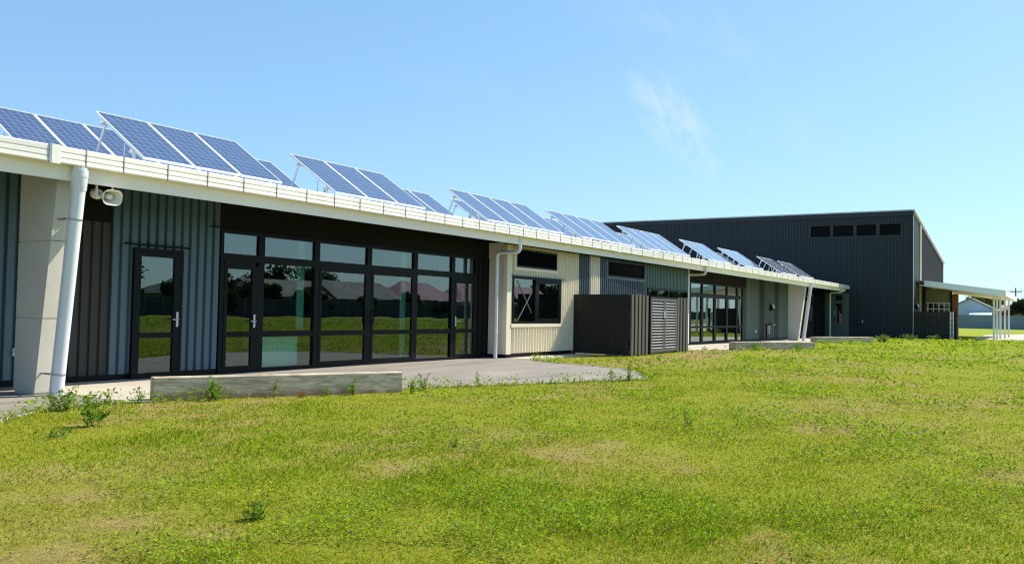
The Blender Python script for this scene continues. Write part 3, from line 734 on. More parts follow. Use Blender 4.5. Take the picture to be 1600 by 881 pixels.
def tap():
    c = (47.6, YG-.03, 0); t = thing('drinking_tap', 'dark drinking fountain with pale bowl pipe on the far green wall', 'tap', c)
    mb = MB(); mb.tube([(47.5, YG-.06, .1), (47.5, YG-.06, .85)], .03, 10); mb.tube([(47.5, YG-.06, .85), (47.5, YG-.3, .88), (47.5, YG-.34, .80)], .022, 10); mb.build('stand_pipe', 'black_frame', t)
    mb = MB(); mb.bbox(47.72, 47.82, YG-.16, YG-.03, .32, .78, .01); mb.build('drain_pipe', 'plastic_white', t)
    mb = MB(); mb.bbox(48.2, 48.75, YG-.20, YG-.03, .80, .86, .01); mb.build('bowl', 'galvanised', t)
tap()
def furnish():
    t = thing('cabinet', 'pale low cabinet standing behind the second bay of glass', 'cabinet', (12.75, 13.9, .01))
    mb = MB(); mb.bbox(12.25, 13.30, 13.62, 14.1, .06, .70, .01); mb.build('carcass', 'cabinet_white', t)
    mb = MB(); mb.box(12.3, 13.25, 13.66, 14.06, .012, .058); mb.build('plinth', 'dark_panel', t)
    mb = MB(); mb.tube([(12.75, 13.615, .42), (12.75, 13.59, .42)], .025, 10); mb.build('knob', 'plastic_white', t)
    for x, lab in ((13.30, 'pale teal curtain gathered behind the second glazed bay'), (16.72, 'pale teal curtain gathered behind the sliding door')):
        c = thing('curtain', lab, 'curtain', (x, 13.6, 0.02)); mb = MB(); n = 24
        V = []
        for k in range(n+1):
            u = x-.10+.20*k/n; y = 13.58+.035*math.sin(k*1.7)
            V += [(u, y, .82 if x < 14 else .05), (u, y, 2.7)]
        mb.idx(V, [(2*k, 2*k+2, 2*k+3, 2*k+1) for k in range(n)], True); mb.build('drape', 'curtain', c)
        mb = MB(); mb.tube([(x-.14, 13.58, 2.72), (x+.14, 13.58, 2.72)], .015, 8); mb.build('rail', 'plastic_white', c)
furnish()

# ------------------------------------------------------------------ solar arrays on the roof
TILT = R(33.5); PW, PL = .992, 1.65
def panel_meshes():
    # local: u along x (0..PW), slope direction up in +y/+z
    ct, sn = math.cos(TILT), math.sin(TILT)
    def P(u, v, n): return (u, v*ct-n*sn, v*sn+n*ct)
    me = bpy.data.meshes.new('solar_panel'); fr = .022
    V = [P(fr, fr, .034), P(PW-fr, fr, .034), P(PW-fr, PL-fr, .034), P(fr, PL-fr, .034), P(fr, fr, .028), P(PW-fr, fr, .028), P(PW-fr, PL-fr, .028), P(fr, PL-fr, .028)]
    me.from_pydata(V, [], [(0, 1, 2, 3), (7, 6, 5, 4), (0, 4, 5, 1), (1, 5, 6, 2), (2, 6, 7, 3), (3, 7, 4, 0)])
    uv = me.uv_layers.new(name='UVMap'); m6 = {0: (-.06, -.1), 1: (6.06, -.1), 2: (6.06, 10.1), 3: (-.06, 10.1)}
    for l in me.loops: uv.data[l.index].uv = m6[l.vertex_index % 4]
    me.materials.append(MATS['solar_cells'])
    mb = MB()
    def bx(u0, u1, v0, v1, n0, n1):
        mb.idx([P(u0, v0, n0), P(u1, v0, n0), P(u1, v1, n0), P(u0, v1, n0), P(u0, v0, n1), P(u1, v0, n1), P(u1, v1, n1), P(u0, v1, n1)],
               [(3, 2, 1, 0), (4, 5, 6, 7), (0, 1, 5, 4), (1, 2, 6, 5), (2, 3, 7, 6), (3, 0, 4, 7)])
    bx(0, fr, 0, PL, 0, .04); bx(PW-fr, PW, 0, PL, 0, .04); bx(fr, PW-fr, 0, fr, 0, .04); bx(fr, PW-fr, PL-fr, PL, 0, .04); bx(fr, PW-fr, fr, PL-fr, .020, .026)
    o = mb.build('panel_frame', 'alu_white'); fm_ = o.data; bpy.data.objects.remove(o)
    return me, fm_
PM, PF = panel_meshes()
def array(x0, n, yb, zb, pitch, label, group):
    t = thing('solar_array', label, 'solar array', (x0, yb, roofz(yb)), group)
    off = Vector((0, 0, zb-roofz(yb)))
    for k in range(n):
        o = bpy.data.objects.new('solar_panel', PM); COL.objects.link(o); o.parent = t; o.location = off+Vector((k*pitch, 0, 0))
        q = bpy.data.objects.new('panel_frame', PF); COL.objects.link(q); q.parent = o
    ct, sn = math.cos(TILT), math.sin(TILT); L = (n-1)*pitch+PW
    def P(u, v, nn): return (x0+u, yb+v*ct-nn*sn, zb+v*sn+nn*ct)
    for v in (.30, 1.30):
        mb = MB(); a = P(-.06, v, -.028); b = P(L+.06, v, -.028); M = Matrix.Translation((a[0], a[1], a[2])) @ Matrix.Rotation(TILT, 4, 'X')
        mb.box(0, L+.12, -.02, .02, -.025, .025, M); mb.build('rail', 'alu_white', t)
    us = [.03]+[k*pitch-.005 for k in range(1, n)]+[L-.03]
    for u in us:
        mb = MB(); top = P(u, 1.30, -.05); bot = (top[0], top[1]+.26, roofz(top[1]+.26)-.01)
        mb.tube([top, bot], .024, 6); mb.build('rear_leg', 'alu_white', t)
        mb = MB(); q = P(u, .30, -.05); mb.box(q[0]-.02, q[0]+.02, q[1]-.022, q[1]+.022, roofz(q[1])-.01, q[2])
        mb.tube([(q[0], q[1], roofz(q[1])+.03), (top[0], top[1], roofz(top[1])+.03)], .018, 6)
        a = P(u, .62, -.03); mb.tube([a, (a[0], a[1]+.02, roofz(a[1])+.03)], .014, 6)
        mb.build('foot_frame', 'alu_white', t)
    return t
front = [(8.82, 3, 1.012), (13.31, 3, 1.022), (19.0, 4, 1.045), (24.37, 4, 1.025), (29.82, 4, 1.048), (36.22, 3, 1.03), (41.33, 3, 1.055), (47.9, 3, 1.04), (52.1, 3, 1.13)]
flab = ['front tilted solar array nearest the camera, three large blue panels over the speaker',
        'front tilted solar array of three blue panels above the sliding glass doors',
        'front tilted solar array of four panels above the near cream downpipe elbow',
        'front tilted solar array of four panels above the beige cladding',
        'pale tilted solar array overlapping the left end of the dark hall roof line',
        'tilted solar array with white ladder legs showing, above the slatted bin enclosure gate',
        'tilted solar array just right of the ladder-legged one, above the far glazing',
        'dark-striped tilted solar array, second from the far end of the gutter',
        'dark-striped tilted solar array at the far end of the gutter']
for (x, n, p), l in zip(front, flab): array(x, n, 12.66, 3.64, p, l, 'front row of solar arrays on the roof')
back = [(8.40, 7, 'rear solar array behind the nearest front one, left of the whole row'), (18.0, 4, 'rear solar array peeking out behind the second front array'),
        (23.2, 8, 'rear solar array seen under the third and fourth front arrays'), (33.2, 5, 'rear solar array partly seen between fourth and fifth front arrays'),
        (46.6, 4, 'rear solar array glimpsed behind the two dark-striped far ones')]
for x, n, l in back: array(x, n, 15.63, 4.015, 1.015, l, 'rear row of solar arrays on the roof')

# ------------------------------------------------------------------ bin enclosure
def enclosure():
    x0, x1, y0, y1, zt, z0 = 24.05, 28.90, 10.79, 12.735, 1.855, .0
    t = thing('bin_enclosure', 'dark stained timber slatted enclosure with grey louvred gates against the wall', 'enclosure', (x0, y0, 0))
    # left side: close boards
    mb = MB(); n = 12; w = (y1-y0)/n
    for k in range(n): mb.bbox(x0, x0+.025, y0+.03+k*w*.985, y0+.03+k*w*.985+w*.96, z0+.03, zt-.004*(k % 3), .003)
    mb.box(x0+.028, x0+.07, y0+.03, y1, .3, .39); mb.box(x0+.028, x0+.07, y0+.03, y1, 1.4, 1.49); mb.build('side_fence', 'stained_timber', t)
    mb = MB()
    for k in range(n): mb.bbox(x1-.025, x1, y0+.03+k*w*.985, y0+.03+k*w*.985+w*.96, z0+.03, zt-.004*(k % 3), .003)
    mb.build('side_fence', 'stained_timber', t)
    def battens(xa, xb, n):
        mb = MB(); p = (xb-xa)/n
        for k in range(n):
            dz = random.uniform(-.012, .012); mb.bbox(xa+k*p, xa+k*p+p*.60, y0-.022+random.uniform(-.003, .003), y0+.02, z0+.03, zt+dz, .004)
        o = mb.build('batten_fence', 'weathered_stain', t)
        mb = MB()
        for k in range(n): mb.box(xa+k*p+p*.55, xa+k*p+p*1.05, y0+.024, y0+.045, z0+.03, zt-.02)
        for z in (.35, 1.45): mb.box(xa, xb, y0+.048, y0+.09, z, z+.09)
        mb.build('backing_boards', 'stained_timber', o)
    battens(x0, 25.42, 5); battens(27.78, x1, 4)
    mb = MB()
    for x in (25.44, 27.72): mb.bbox(x, x+.06, y0-.03, y0+.07, 0, zt-.01, .004)
    mb.box(25.50, 27.72, y0-.01, y0+.05, zt-.06, zt-.015); mb.build('gate_post', 'black_frame', t)
    for a, b, sd in ((25.51, 26.60, 1), (26.62, 27.71, -1)):
        mb = MB(); w = .085; y = y0-.035
        mb.bbox(a, a+w, y, y+.045, .08, zt-.07, .003); mb.bbox(b-w, b, y, y+.045, .08, zt-.07, .003); mb.box(a+w, b-w, y+.002, y+.043, .08, .18); mb.box(a+w, b-w, y+.002, y+.043, zt-.16, zt-.07)
        g = mb.build('gate', 'louvre_frame', t)
        mb = MB(); n = 17; z0_, z1_ = .18, zt-.16; h = (z1_-z0_)/n
        for k in range(n):
            M = Matrix.Translation((0, y+.03, z0_+h*(k+.5))) @ Matrix.Rotation(R(40), 4, 'X'); mb.box(a+w+.002, b-w-.002, -.045, .045, -.005, .005, M)
        mb.build('slats', 'louvre_grey', g)
        mb = MB(); xh = b-.05 if sd > 0 else a+.05; mb.bbox(xh-.02, xh+.02, y-.02, y, 1.15, 1.38, .004); mb.build('latch', 'galvanised', g)
    mb = MB(); mb.box(x0+.1, x1-.1, y0+.25, y1-.02, -.05, .02); mb.build('floor_slab', 'concrete', t)
enclosure()

# ------------------------------------------------------------------ timber seats
def seat(a, b, w, h, label, z0=-.08):
    """a-b: front edge (towards the camera) of the top"""
    A = Vector((*a, 0)); Bv = Vector((*b, 0)); d = (Bv-A).normalized(); n = Vector((-d.y, d.x, 0)); L = (Bv-A).length
    t = thing('timber_seat', label, 'bench', (a[0], a[1], 0))
    M = Matrix(((d.x, n.x, 0, A.x), (d.y, n.y, 0, A.y), (0, 0, 1, 0), (0, 0, 0, 1)))
    mb = MB(); mb.bbox(0, L, 0, w, z0, h, .012, M); mb.build('beam', 'grey_timber', t)
    mb = MB(); mb.bbox(.04, L-.04, w*.25, w*.75, h-.008, h+.004, .003, M) if False else None
    return t
seat((7.36, 10.17), (10.64, 8.60), .24, .305, 'long thick grey timber beam seat nearest the camera, in front of the glass wall')
seat((31.25, 9.88), (34.30, 7.76), .40, .33, 'grey timber seat in front of the far white pier')
seat((44.1, 9.92), (47.8, 7.92), .40, .325, 'farthest grey timber seat, before the dark hall wall')

# ------------------------------------------------------------------ hall
XH, YH = 61.5, 7.85
HL = thing('hall_building', 'tall charcoal steel clad hall with sloping roof behind the low building', 'building', (XH, YH, 0))
def hp(fn, name, m, parent=None):
    mb = MB(); fn(mb); return mb.build(name, m, parent if parent is not None else HL)
ZH = 8.30
hw = (8.50, 14.36, 6.62, 7.56)
mb = MB()
for a, b, c, d_ in cells(YH+.10, 31.0, -.1, 7.98, [hw]): corr(mb, faceX(XH), a, b, c, d_, .205, .035, .11, slope=.02)
mb.build('front_wall', 'charcoal_steel', HL)
hp(lambda mb: mb.box(XH-.10, XH+.06, YH-.03, 31.0, 7.985, ZH), 'parapet_flashing', 'charcoal_steel')
hp(lambda mb: mb.bbox(XH-.05, XH+.10, YH-.02, YH+.098, -.1, 7.984, .006), 'corner_trim', 'charcoal_steel')
hp(lambda mb: mb.box(XH-.056, XH-.03, YH-.045, YH-.021, -.1, 7.98), 'corner_flashing', 'alu_white')
mb = MB(); 
for a, b in ((8.587, 9.871), (10.089, 11.309), (11.512, 12.806), (12.994, 14.272)): mb.box(XH+.04, XH+.06, a, b, 6.76, 7.49)
fr_ = MB(); y0, y1 = hw[0], hw[1]
fr_.box(XH-.045, XH+.05, y0, y1, hw[2], 6.76); fr_.box(XH-.045, XH+.05, y0, y1, 7.49, hw[3])
for a, b in ((y0, 8.587), (9.871, 10.089), (11.309, 11.512), (12.806, 12.994), (14.272, y1)): fr_.box(XH-.043, XH+.05, a, b, 6.762, 7.488)
wo = fr_.build('louvre_window', 'charcoal_steel', HL); mb.build('pane', 'dark_panel', wo)
mb = MB()
for a, b in ((8.587, 9.871), (10.089, 11.309), (11.512, 12.806), (12.994, 14.272)):
    for k in range(6):
        M = Matrix.Translation((XH+.005, 0, 6.82+k*.122)) @ Matrix.Rotation(R(-40), 4, 'Y'); mb.box(-.05, .05, a+.003, b-.003, -.005, .005, M)
mb.build('slats', 'black_frame', wo)
# side wall facing the lawn, under a roof falling away
zr = lambda x: 8.22-(x-XH)*(8.22-5.88)/(79.4-XH)
def side(mb, xa, xb, y, t=.1): mb.extr([(xa, y, -.1), (xb, y, -.1), (xb, y, zr(xb)-.04), (xa, y, zr(xa)-.04)], (0, t, 0))
hp(lambda mb: side(mb, XH+.102, 64.7, YH+.01), 'side_wall', 'deep_green')
hp(lambda mb: side(mb, 64.7, 65.35, YH-.05, .16), 'trim_strip', 'trim_tan')
def f(mb):
    xs = np.arange(65.35, 79.4, .41)
    for a, b in zip(xs[:-1], xs[1:]): side(mb, a, b-.05, YH+.0, .1); side(mb, b-.05, b, YH+.03, .07)
hp(f, 'side_wall', 'black_steel')
hp(lambda mb: mb.extr([(XH-.06, YH-.12, ZH-.02), (79.6, YH-.12, zr(79.6)), (79.6, YH-.12, zr(79.6)+.13), (XH-.06, YH-.12, ZH+.09)], (0, 23.2, 0)), 'roof', 'roof_steel')
def f(mb):
    mb.box(79.35, 79.45, YH, 31, -.1, 5.85); mb.box(XH+.1, 79.35, 30.9, 31, -.1, 5.85)
hp(f, 'back_wall', 'charcoal_steel')
# green door panel of the hall under the eave
def f(mb): mb.box(XH-.06, XH-.037, 11.76, 13.3, .0, 2.93)
gp = hp(f, 'entry_panel', 'far_green_steel')
dr = MB(); dr.box(XH-.075, XH-.061, 11.95, 12.68, .02, 2.30); dr = dr.build('door', 'far_green_steel', HL)
mb = MB(); mb.box(XH-.082, XH-.076, 12.17, 12.60, .91, 2.24); mb.build('pane', 'dark_glass', dr)
mb = MB(); mb.tube([(XH-.076, 12.66, 1.42), (XH-.12, 12.66, 1.44), (XH-.12, 12.66, 1.74), (XH-.076, 12.66, 1.76)], .018, 8); mb.build('handle', 'galvanised', dr)
mb = MB(); mb.box(XH-.068, XH-.061, 12.17, 12.60, 2.45, 2.80); mb.build('vent', 'dark_panel', gp)
t = thing('hose_tap', 'small pale garden tap on the charcoal hall wall', 'tap', (XH-.04, 10.89, 1.03)); mb = MB()
mb.tube([(XH-.03, 10.89, 1.03), (XH-.14, 10.89, 1.03), (XH-.15, 10.89, .95)], .022, 8); mb.build('spout', 'galvanised', t)
mb = MB(); mb.tube([(XH-.09, 10.80, 1.09), (XH-.09, 10.98, 1.09)], .018, 8); mb.build('handle', 'galvanised', t)

# screen fence beside the hall
t = thing('screen_fence', 'black timber paling screen fence between hall corner and open gate', 'fence', (XH-.2, 6.7, 0))
mb = MB(); n = 18; w = (YH-.07-5.69)/n
for k in range(n): mb.bbox(XH-.22, XH-.19, 5.69+k*w, 5.69+k*w+w*.95, -.02, 1.80-.008*(k % 3), .003)
mb.build('palings', 'stained_timber', t)
mb = MB(); mb.box(XH-.188, XH-.13, 5.69, YH-.07, .3, .4); mb.box(XH-.188, XH-.13, 5.69, YH-.07, 1.4, 1.5); mb.build('rails', 'stained_timber', t)
t = thing('mesh_gate', 'narrow white mesh gate standing beside the black screen fence', 'gate', (XH-.2, 5.55, 0))
mb = MB()
for y in (5.66, 5.48): mb.tube([(XH-.2, y, 0), (XH-.2, y, 1.80)], .022, 8)
mb.build('gate_frame', 'white_paint', t); mb = MB()
for k in range(22): mb.tube([(XH-.2, 5.48, .05+k*.08), (XH-.2, 5.66, .05+k*.08)], .012, 5)
mb.build('mesh', 'white_paint', t)
t = thing('gate_screen', 'narrow black boarded panel right of the white mesh gate', 'fence', (XH-.15, 5.38, 0))
mb = MB(); mb.bbox(XH-.2, XH-.15, 5.29, 5.375, -.02, 1.79, .004); mb.bbox(XH-.2, XH-.15, 5.38, 5.46, -.02, 1.80, .004); mb.build('boards', 'stained_timber', t)
mb = MB(); mb.bbox(XH-.148, XH-.06, 5.33, 5.42, -.02, 1.7, .004); mb.build('post', 'stained_timber', t)

# covered walkway
XC = 63.2
CW = thing('covered_walkway', 'white sloping walkway canopy on slim posts right of the hall', 'canopy', (XC, 5, 0))
def cz(y): return lerp(3.215, 3.855, (y-2.74)/(7.38-2.74))
def f(mb): mb.extr([(XC+.06, 2.80, cz(2.8)-.06), (XC+.06, 7.78, cz(7.78)-.06), (XC+.06, 7.78, cz(7.78)-.01), (XC+.06, 2.80, cz(2.8)-.01)], (18.8, 0, 0))
mb = MB(); f(mb); mb.build('canopy_roof', 'roof_steel', CW)
mb = MB(); mb.extr([(XC, 2.74, cz(2.74)-.38), (XC, 7.38, cz(7.38)-.38), (XC, 7.38, cz(7.38)), (XC, 2.74, cz(2.74))], (.055, 0, 0)); mb.build('fascia', 'canopy_grey', CW)
mb = MB(); mb.box(XC+.06, 82.0, 2.70, 2.765, cz(2.74)-.34, cz(2.74)+.01); mb.build('side_gutter', 'white_paint', CW)
mb = MB(); mb.extr([(XC+.06, 2.80, cz(2.8)-.36), (XC+.06, 7.7, cz(7.7)-.36), (XC+.06, 7.7, cz(7.7)-.31), (XC+.06, 2.80, cz(2.8)-.31)], (18.7, 0, 0)); mb.build('soffit', 'cream_soffit', CW)
for x, y in ((64.2, 3.40), (66.7, 3.35), (69.5, 3.29), (72.6, 3.15), (77.5, 3.10)):
    mb = MB(); mb.bbox(x-.06, x+.06, y-.06, y+.06, .0, cz(y)-.35, .008); mb.build('post', 'white_paint', CW)
# annex wall under the walkway with a strip of white windows
AN = thing('annex_wall', 'olive cream wall with white framed window strip under the walkway canopy', 'wall', (68, 6.8, 0))
mb = MB(); mb.box(68.0, 68.12, 6.15, 7.80, -.05, 3.5) if False else None
mb = MB(); mb.box(68.0, 68.15, 6.28, 7.80, 2.5, 3.42); mb.box(68.0, 68.15, 6.28, 7.8, -.05, 1.55); mb.build('panel', 'olive_panel', AN)
mb = MB(); mb.box(68.02, 68.10, 6.28, 7.8, 1.55, 2.5); mb.build('pane', 'dark_glass', AN)
mb = MB()
for z in (1.56, 2.0, 2.42): mb.box(67.95, 68.0, 6.28, 7.8, z, z+.07)
for y in (6.3, 6.62, 6.95, 7.3, 7.66): mb.box(67.952, 67.998, y, y+.07, 1.63, 2.42)
mb.build('window_frame', 'white_paint', AN)
mb = MB(); mb.box(67.9, 68.2, 6.18, 6.27, -.05, 3.3); mb.build('steel_post', 'black_frame', AN)
mb = MB(); mb.box(68.0, 68.5, 5.80, 6.17, -.05, 3.1); mb.build('brick_pier', 'brick', AN)

# ------------------------------------------------------------------ neighbours
def house(name, label, x0, x1, y0, y1, hw_, hr, kind, wm, rm, cat='house', group=None, faces=('Y1',), eave=.45, ridge='X', chim=False):
    t = thing(name, label, cat, ((x0+x1)/2, (y0+y1)/2, 0), group)
    mb = MB(); mb.box(x0, x1, y0, y1, -.1, hw_)
    xm, ym = (x0+x1)/2, (y0+y1)/2
    if kind == 'gable':
        if ridge == 'X':
            for x in (x0, x1-.1): mb.extr([(x, y0, hw_), (x, y1, hw_), (x, ym, hr-.05)], (.1, 0, 0))
        else:
            for y in (y0, y1-.1): mb.extr([(x0, y, hw_), (x1, y, hw_), (xm, y, hr-.05)], (0, .1, 0))
    mb.build('wall', wm, t)
    e = eave; X0, X1, Y0, Y1 = x0-e, x1+e, y0-e, y1+e; zb = hw_-.12
    mb = MB()
    if kind == 'hip':
        if (x1-x0) > (y1-y0): q = (y1-y0)/2; A, C = (x0+q, ym, hr), (x1-q, ym, hr)
        else: q = (x1-x0)/2; A, C = (xm, y0+q, hr), (xm, y1-q, hr)
        V = [(X0, Y0, zb), (X1, Y0, zb), (X1, Y1, zb), (X0, Y1, zb), A, C]
        if (x1-x0) > (y1-y0): Fs = [(0, 1, 5, 4), (1, 2, 5), (2, 3, 4, 5), (3, 0, 4), (3, 2, 1, 0)]
        else: Fs = [(0, 1, 4), (1, 2, 5, 4), (2, 3, 5), (3, 0, 4, 5), (3, 2, 1, 0)]
        mb.idx(V, Fs)
    elif ridge == 'X':
        mb.extr([(X0, Y0, zb), (X0, ym, hr), (X0, Y1, zb), (X0, Y1, zb+.15), (X0, ym, hr+.16), (X0, Y0, zb+.15)], (X1-X0, 0, 0))
    else:
        mb.extr([(X0, Y0, zb), (xm, Y0, hr), (X1, Y0, zb), (X1, Y0, zb+.15), (xm, Y0, hr+.16), (X0, Y0, zb+.15)], (0, Y1-Y0, 0))
    rf = mb.build('roof', rm, t)
    if chim: mb = MB(); mb.box(xm-.4, xm+.4, ym-1.6, ym-.9, hr-1, hr+.8); mb.build('chimney', 'house_brick', rf)
    mb = MB(); mb.box(X0-.05, X1+.05, Y1, Y1+.12, zb-.02, zb+.12); mb.box(X0-.05, X1+.05, Y0-.12, Y0, zb-.02, zb+.12)
    if kind == 'hip': mb.box(X0-.12, X0, Y0, Y1, zb-.02, zb+.12); mb.box(X1, X1+.12, Y0, Y1, zb-.02, zb+.12)
    mb.build('gutter', 'white_paint', t)
    for side_ in faces:
        for k in range(3):
            mb = MB(); fr2 = MB()
            if side_ == 'Y1':
                c = lerp(x0, x1, (k+.7)/3.4); fr2.box(c-.85, c+.85, y1, y1+.04, .9, 2.2); mb.box(c-.75, c+.75, y1+.041, y1+.05, 1.0, 2.1)
            else:
                c = lerp(y0, y1, (k+.7)/3.4); fr2.box(x0-.04, x0, c-.55, c+.55, .9, 2.1); mb.box(x0-.05, x0-.041, c-.47, c+.47, 1.0, 2.0)
            o = fr2.build('window', 'white_paint', t); mb.build('pane', 'dark_glass', o)
    return t
house('neighbour_house', 'pale blue gabled house behind the far grey fence', 171, 184, 9.2, 16.2, 3.25, 5.05, 'gable', 'house_pale', 'tile_grey', faces=('X0',), eave=.3)
house('neighbour_house', 'brown tiled low house behind the fence, seen between the canopy posts', 186, 198, 1.5, 10.5, 3.0, 5.0, 'hip', 'house_brick', 'tile_brown', faces=('X0',))
t = thing('garden_shed', 'garden shed with pale green flat roof just above the far fence', 'shed', (168.5, 11, 0))
mb = MB(); mb.box(167.6, 170.2, 9.4, 12.3, -.1, 2.2); mb.build('wall', 'house_pale', t)
mb = MB(); mb.extr([(167.3, 9.2, 2.18), (170.4, 9.2, 2.66), (170.4, 9.2, 2.72), (167.3, 9.2, 2.26)], (0, 3.4, 0)); mb.build('roof', 'shed_roof', t)
def long_fence(name, label, a, b, h, m, pitch, postm):
    A = Vector((*a, 0)); Bv = Vector((*b, 0)); d = (Bv-A).normalized(); L = (Bv-A).length; n = Vector((-d.y, d.x, 0))
    M = Matrix(((d.x, n.x, 0, A.x), (d.y, n.y, 0, A.y), (0, 0, 1, 0), (0, 0, 0, 1)))
    t = thing(name, label, 'fence', (a[0], a[1], 0)); mb = MB()
    k = 0.
    while k < L: mb.box(k, min(k+pitch-.06, L), -.012, .012, -.05, h-.05, M); k += pitch
    mb.build('panels', m, t); mb = MB(); k = 0.
    while k < L: mb.box(k-.07, k+.02, -.035, .035, -.05, h, M); k += pitch
    mb.box(0, L, -.03, .03, h-.05, h-.005, M); mb.build('posts', postm, t)
long_fence('boundary_fence', 'long blue grey steel boundary fence across the far lawn', (178, 60), (146, -14), 2.15, 'colorbond_fence', 2.4, 'colorbond_fence')
long_fence('boundary_fence', 'dark boundary fence across the lawn, reflected in the glass doors', (-30, -53), (280, -66), 2.2, 'dark_fence', 2.4, 'colorbond_fence')
# the houses over the road, seen mirrored in the glass
G_ = 'houses mirrored in the glazed wall'
refl = [(50, 60, -70, -61, 2.7, 5.4, 'hip', 'house_cream', 'tile_grey', 'dark grey hipped house mirrored in the single blue-wall door'),
        (66, 77.5, -69, -62, 2.7, 4.8, 'hip', 'house_brick', 'tile_grey', 'grey hipped house mirrored in the first glazed bay'),
        (79.5, 92, -69, -62, 2.7, 4.9, 'gable', 'house_cream', 'tile_grey', 'grey gabled house mirrored beside the second glazed bay'),
        (94, 108, -69.5, -62, 2.8, 5.2, 'gable', 'house_brick', 'tile_grey', 'dark gabled house mirrored in the left sliding door'),
        (109.5, 125, -70, -62, 2.8, 5.9, 'hip', 'house_brick', 'tile_mauve', 'larger mauve hipped house mirrored in the right sliding door'),
        (127, 143, -71, -63, 2.8, 6.0, 'hip', 'house_cream', 'tile_mauve', 'mauve hipped house mirrored in the last glazed bay'),
        (146, 160, -75, -63, 2.8, 6.2, 'gable', 'house_cream', 'tile_mauve', 'mauve gabled house mirrored in the beige room window'),
        (190, 214, -80, -64, 3.0, 6.8, 'hip', 'house_brick', 'tile_grey', 'wide grey roofed house mirrored in the far glazing')]
for a in refl: house('mirrored_house', a[9], *a[:9], group=G_)
t = thing('power_pole', 'dark wooden power pole with crossarm behind the far canopy corner', 'power pole', (200, 6.8, 0))
mb = MB(); mb.tube([(200, 6.8, -.1), (200, 6.8, 7.9)], [.16, .11], 10); mb.build('pole', 'pole_wood', t)
mb = MB(); mb.box(199.94, 200.06, 5.75, 7.85, 7.02, 7.14); mb.build('crossarm', 'pole_wood', t)
for y in (5.85, 6.3, 7.3, 7.75):
    mb = MB(); mb.tube([(200, y, 7.16), (200, y, 7.42)], .06, 8); mb.build('insulator', 'plastic_white', t)
t = thing('power_line', 'thin dark power lines strung to the wooden power pole', 'power line', (200, 6.8, 7)); mb = MB()
for dy in (5.85, 7.75):
    mb.tube([(200+40*q, dy-75*q, 7.4-3.2*q*(1-q)) for q in [i/12 for i in range(13)]], .018, 4)
    mb.tube([(200+20*q, dy+60*q, 7.4-2.6*q*(1-q)) for q in [i/12 for i in range(13)]], .018, 4)
mb.build('wires', 'pole_wood', t)

# ------------------------------------------------------------------ foliage
def tri_mesh(name, V, nv_face, C, m, parent=None, org=(0, 0, 0), extra=None):
    """V (n,k,3) polygons of k verts each, C (n,3) colour per polygon"""
    n, k = V.shape[:2]; me = bpy.data.meshes.new(name)
    co = (V-np.array(org)).reshape(-1, 3); me.vertices.add(n*k); me.vertices.foreach_set('co', co.ravel())
    me.loops.add(n*k); me.loops.foreach_set('vertex_index', np.arange(n*k)); me.polygons.add(n); me.polygons.foreach_set('loop_start', np.arange(n)*k); me.update()
    c = np.repeat(np.concatenate([C, np.ones((n, 1))], 1), k, 0)
    a = me.color_attributes.new('tone', 'FLOAT_COLOR', 'POINT'); a.data.foreach_set('color', c.ravel().astype(np.float32))
    me.materials.append(MATS[m]); o = bpy.data.objects.new(name, me); COL.objects.link(o)
    if parent is not None: o.parent = parent
    return o
def leaves(rng, P, size, col, var=.35, flat=.0):
    n = len(P); a = rng.normal(size=(n, 3)); a[:, 2] *= (1-flat); a /= np.linalg.norm(a, axis=1)[:, None]
    b = rng.normal(size=(n, 3)); b[:, 2] *= (1-flat); b -= a*(a*b).sum(1)[:, None]; b /= np.linalg.norm(b, axis=1)[:, None]
    s = size*rng.uniform(.6, 1.35, n)[:, None]
    V = np.stack([P-a*s, P+b*s*.42, P+a*s, P-b*s*.42], 1)
    C = np.array(col)[None]*rng.uniform(1-var, 1+var, n)[:, None]*rng.uniform(.9, 1.1, (n, 3))
    return V, C
def tree(name, label, x, y, h, cr, cz_, seed, n=2500, leaf=.3, col=(.05, .085, .025), group=None, low=.25):
    rng = np.random.default_rng(seed); t = thing(name, label, 'tree' if h > 3 else 'shrub', (x, y, 0), group)
    mb = MB(); th = h*low+.6; mb.tube([(x, y, -.1), (x+.05*h*.2, y, th), (x, y+.1, h*.75)], [h*.035, h*.025, h*.008], 8)
    cl = []
    for k in range(9):
        a = rng.uniform(0, 2*np.pi); e = rng.uniform(-.5, 1); rr = cr*rng.uniform(.35, .75)
        c = np.array([x+rr*np.cos(a), y+rr*np.sin(a), cz_+e*(h-cz_)*.62]); cl.append((c, cr*rng.uniform(.32, .55)))
        mb.tube([(x, y, min(th, c[2]*.6)), tuple(np.array([x, y, c[2]*.7])*.5+c*.5), tuple(c)], [h*.014, h*.009, h*.003], 5)
    mb.build('trunk', 'bark', t)
    P = []
    for c, r in cl:
        q = rng.normal(size=(n//9, 3)); q /= np.linalg.norm(q, axis=1)[:, None]; q *= (rng.uniform(0, 1, n//9)**.45)[:, None]*r*np.array([1, 1, .75]); P.append(q+c)
    P = np.concatenate(P); P = P[P[:, 2] > .15]
    V, C = leaves(rng, P, leaf, col); tri_mesh('crown', V, 4, C, 'leaf', t, (x, y, 0))
    return t
tree('garden_tree', 'dark bushy tree at the right end of the far fence', 172, 4.2, 5.2, 2.6, 3.2, 1, 3200, .30, (.035, .055, .028))
tree('garden_tree', 'dark green tree beyond the frame edge behind the far fence', 176, -1.2, 5.9, 3.2, 3.4, 2, 3000, .32, (.04, .062, .028))
tree('garden_shrub', 'rusty orange shrub showing above the far fence beside the canopy posts', 169.5, 8.2, 2.95, 1.3, 2.0, 3, 1400, .16, (.20, .095, .035))
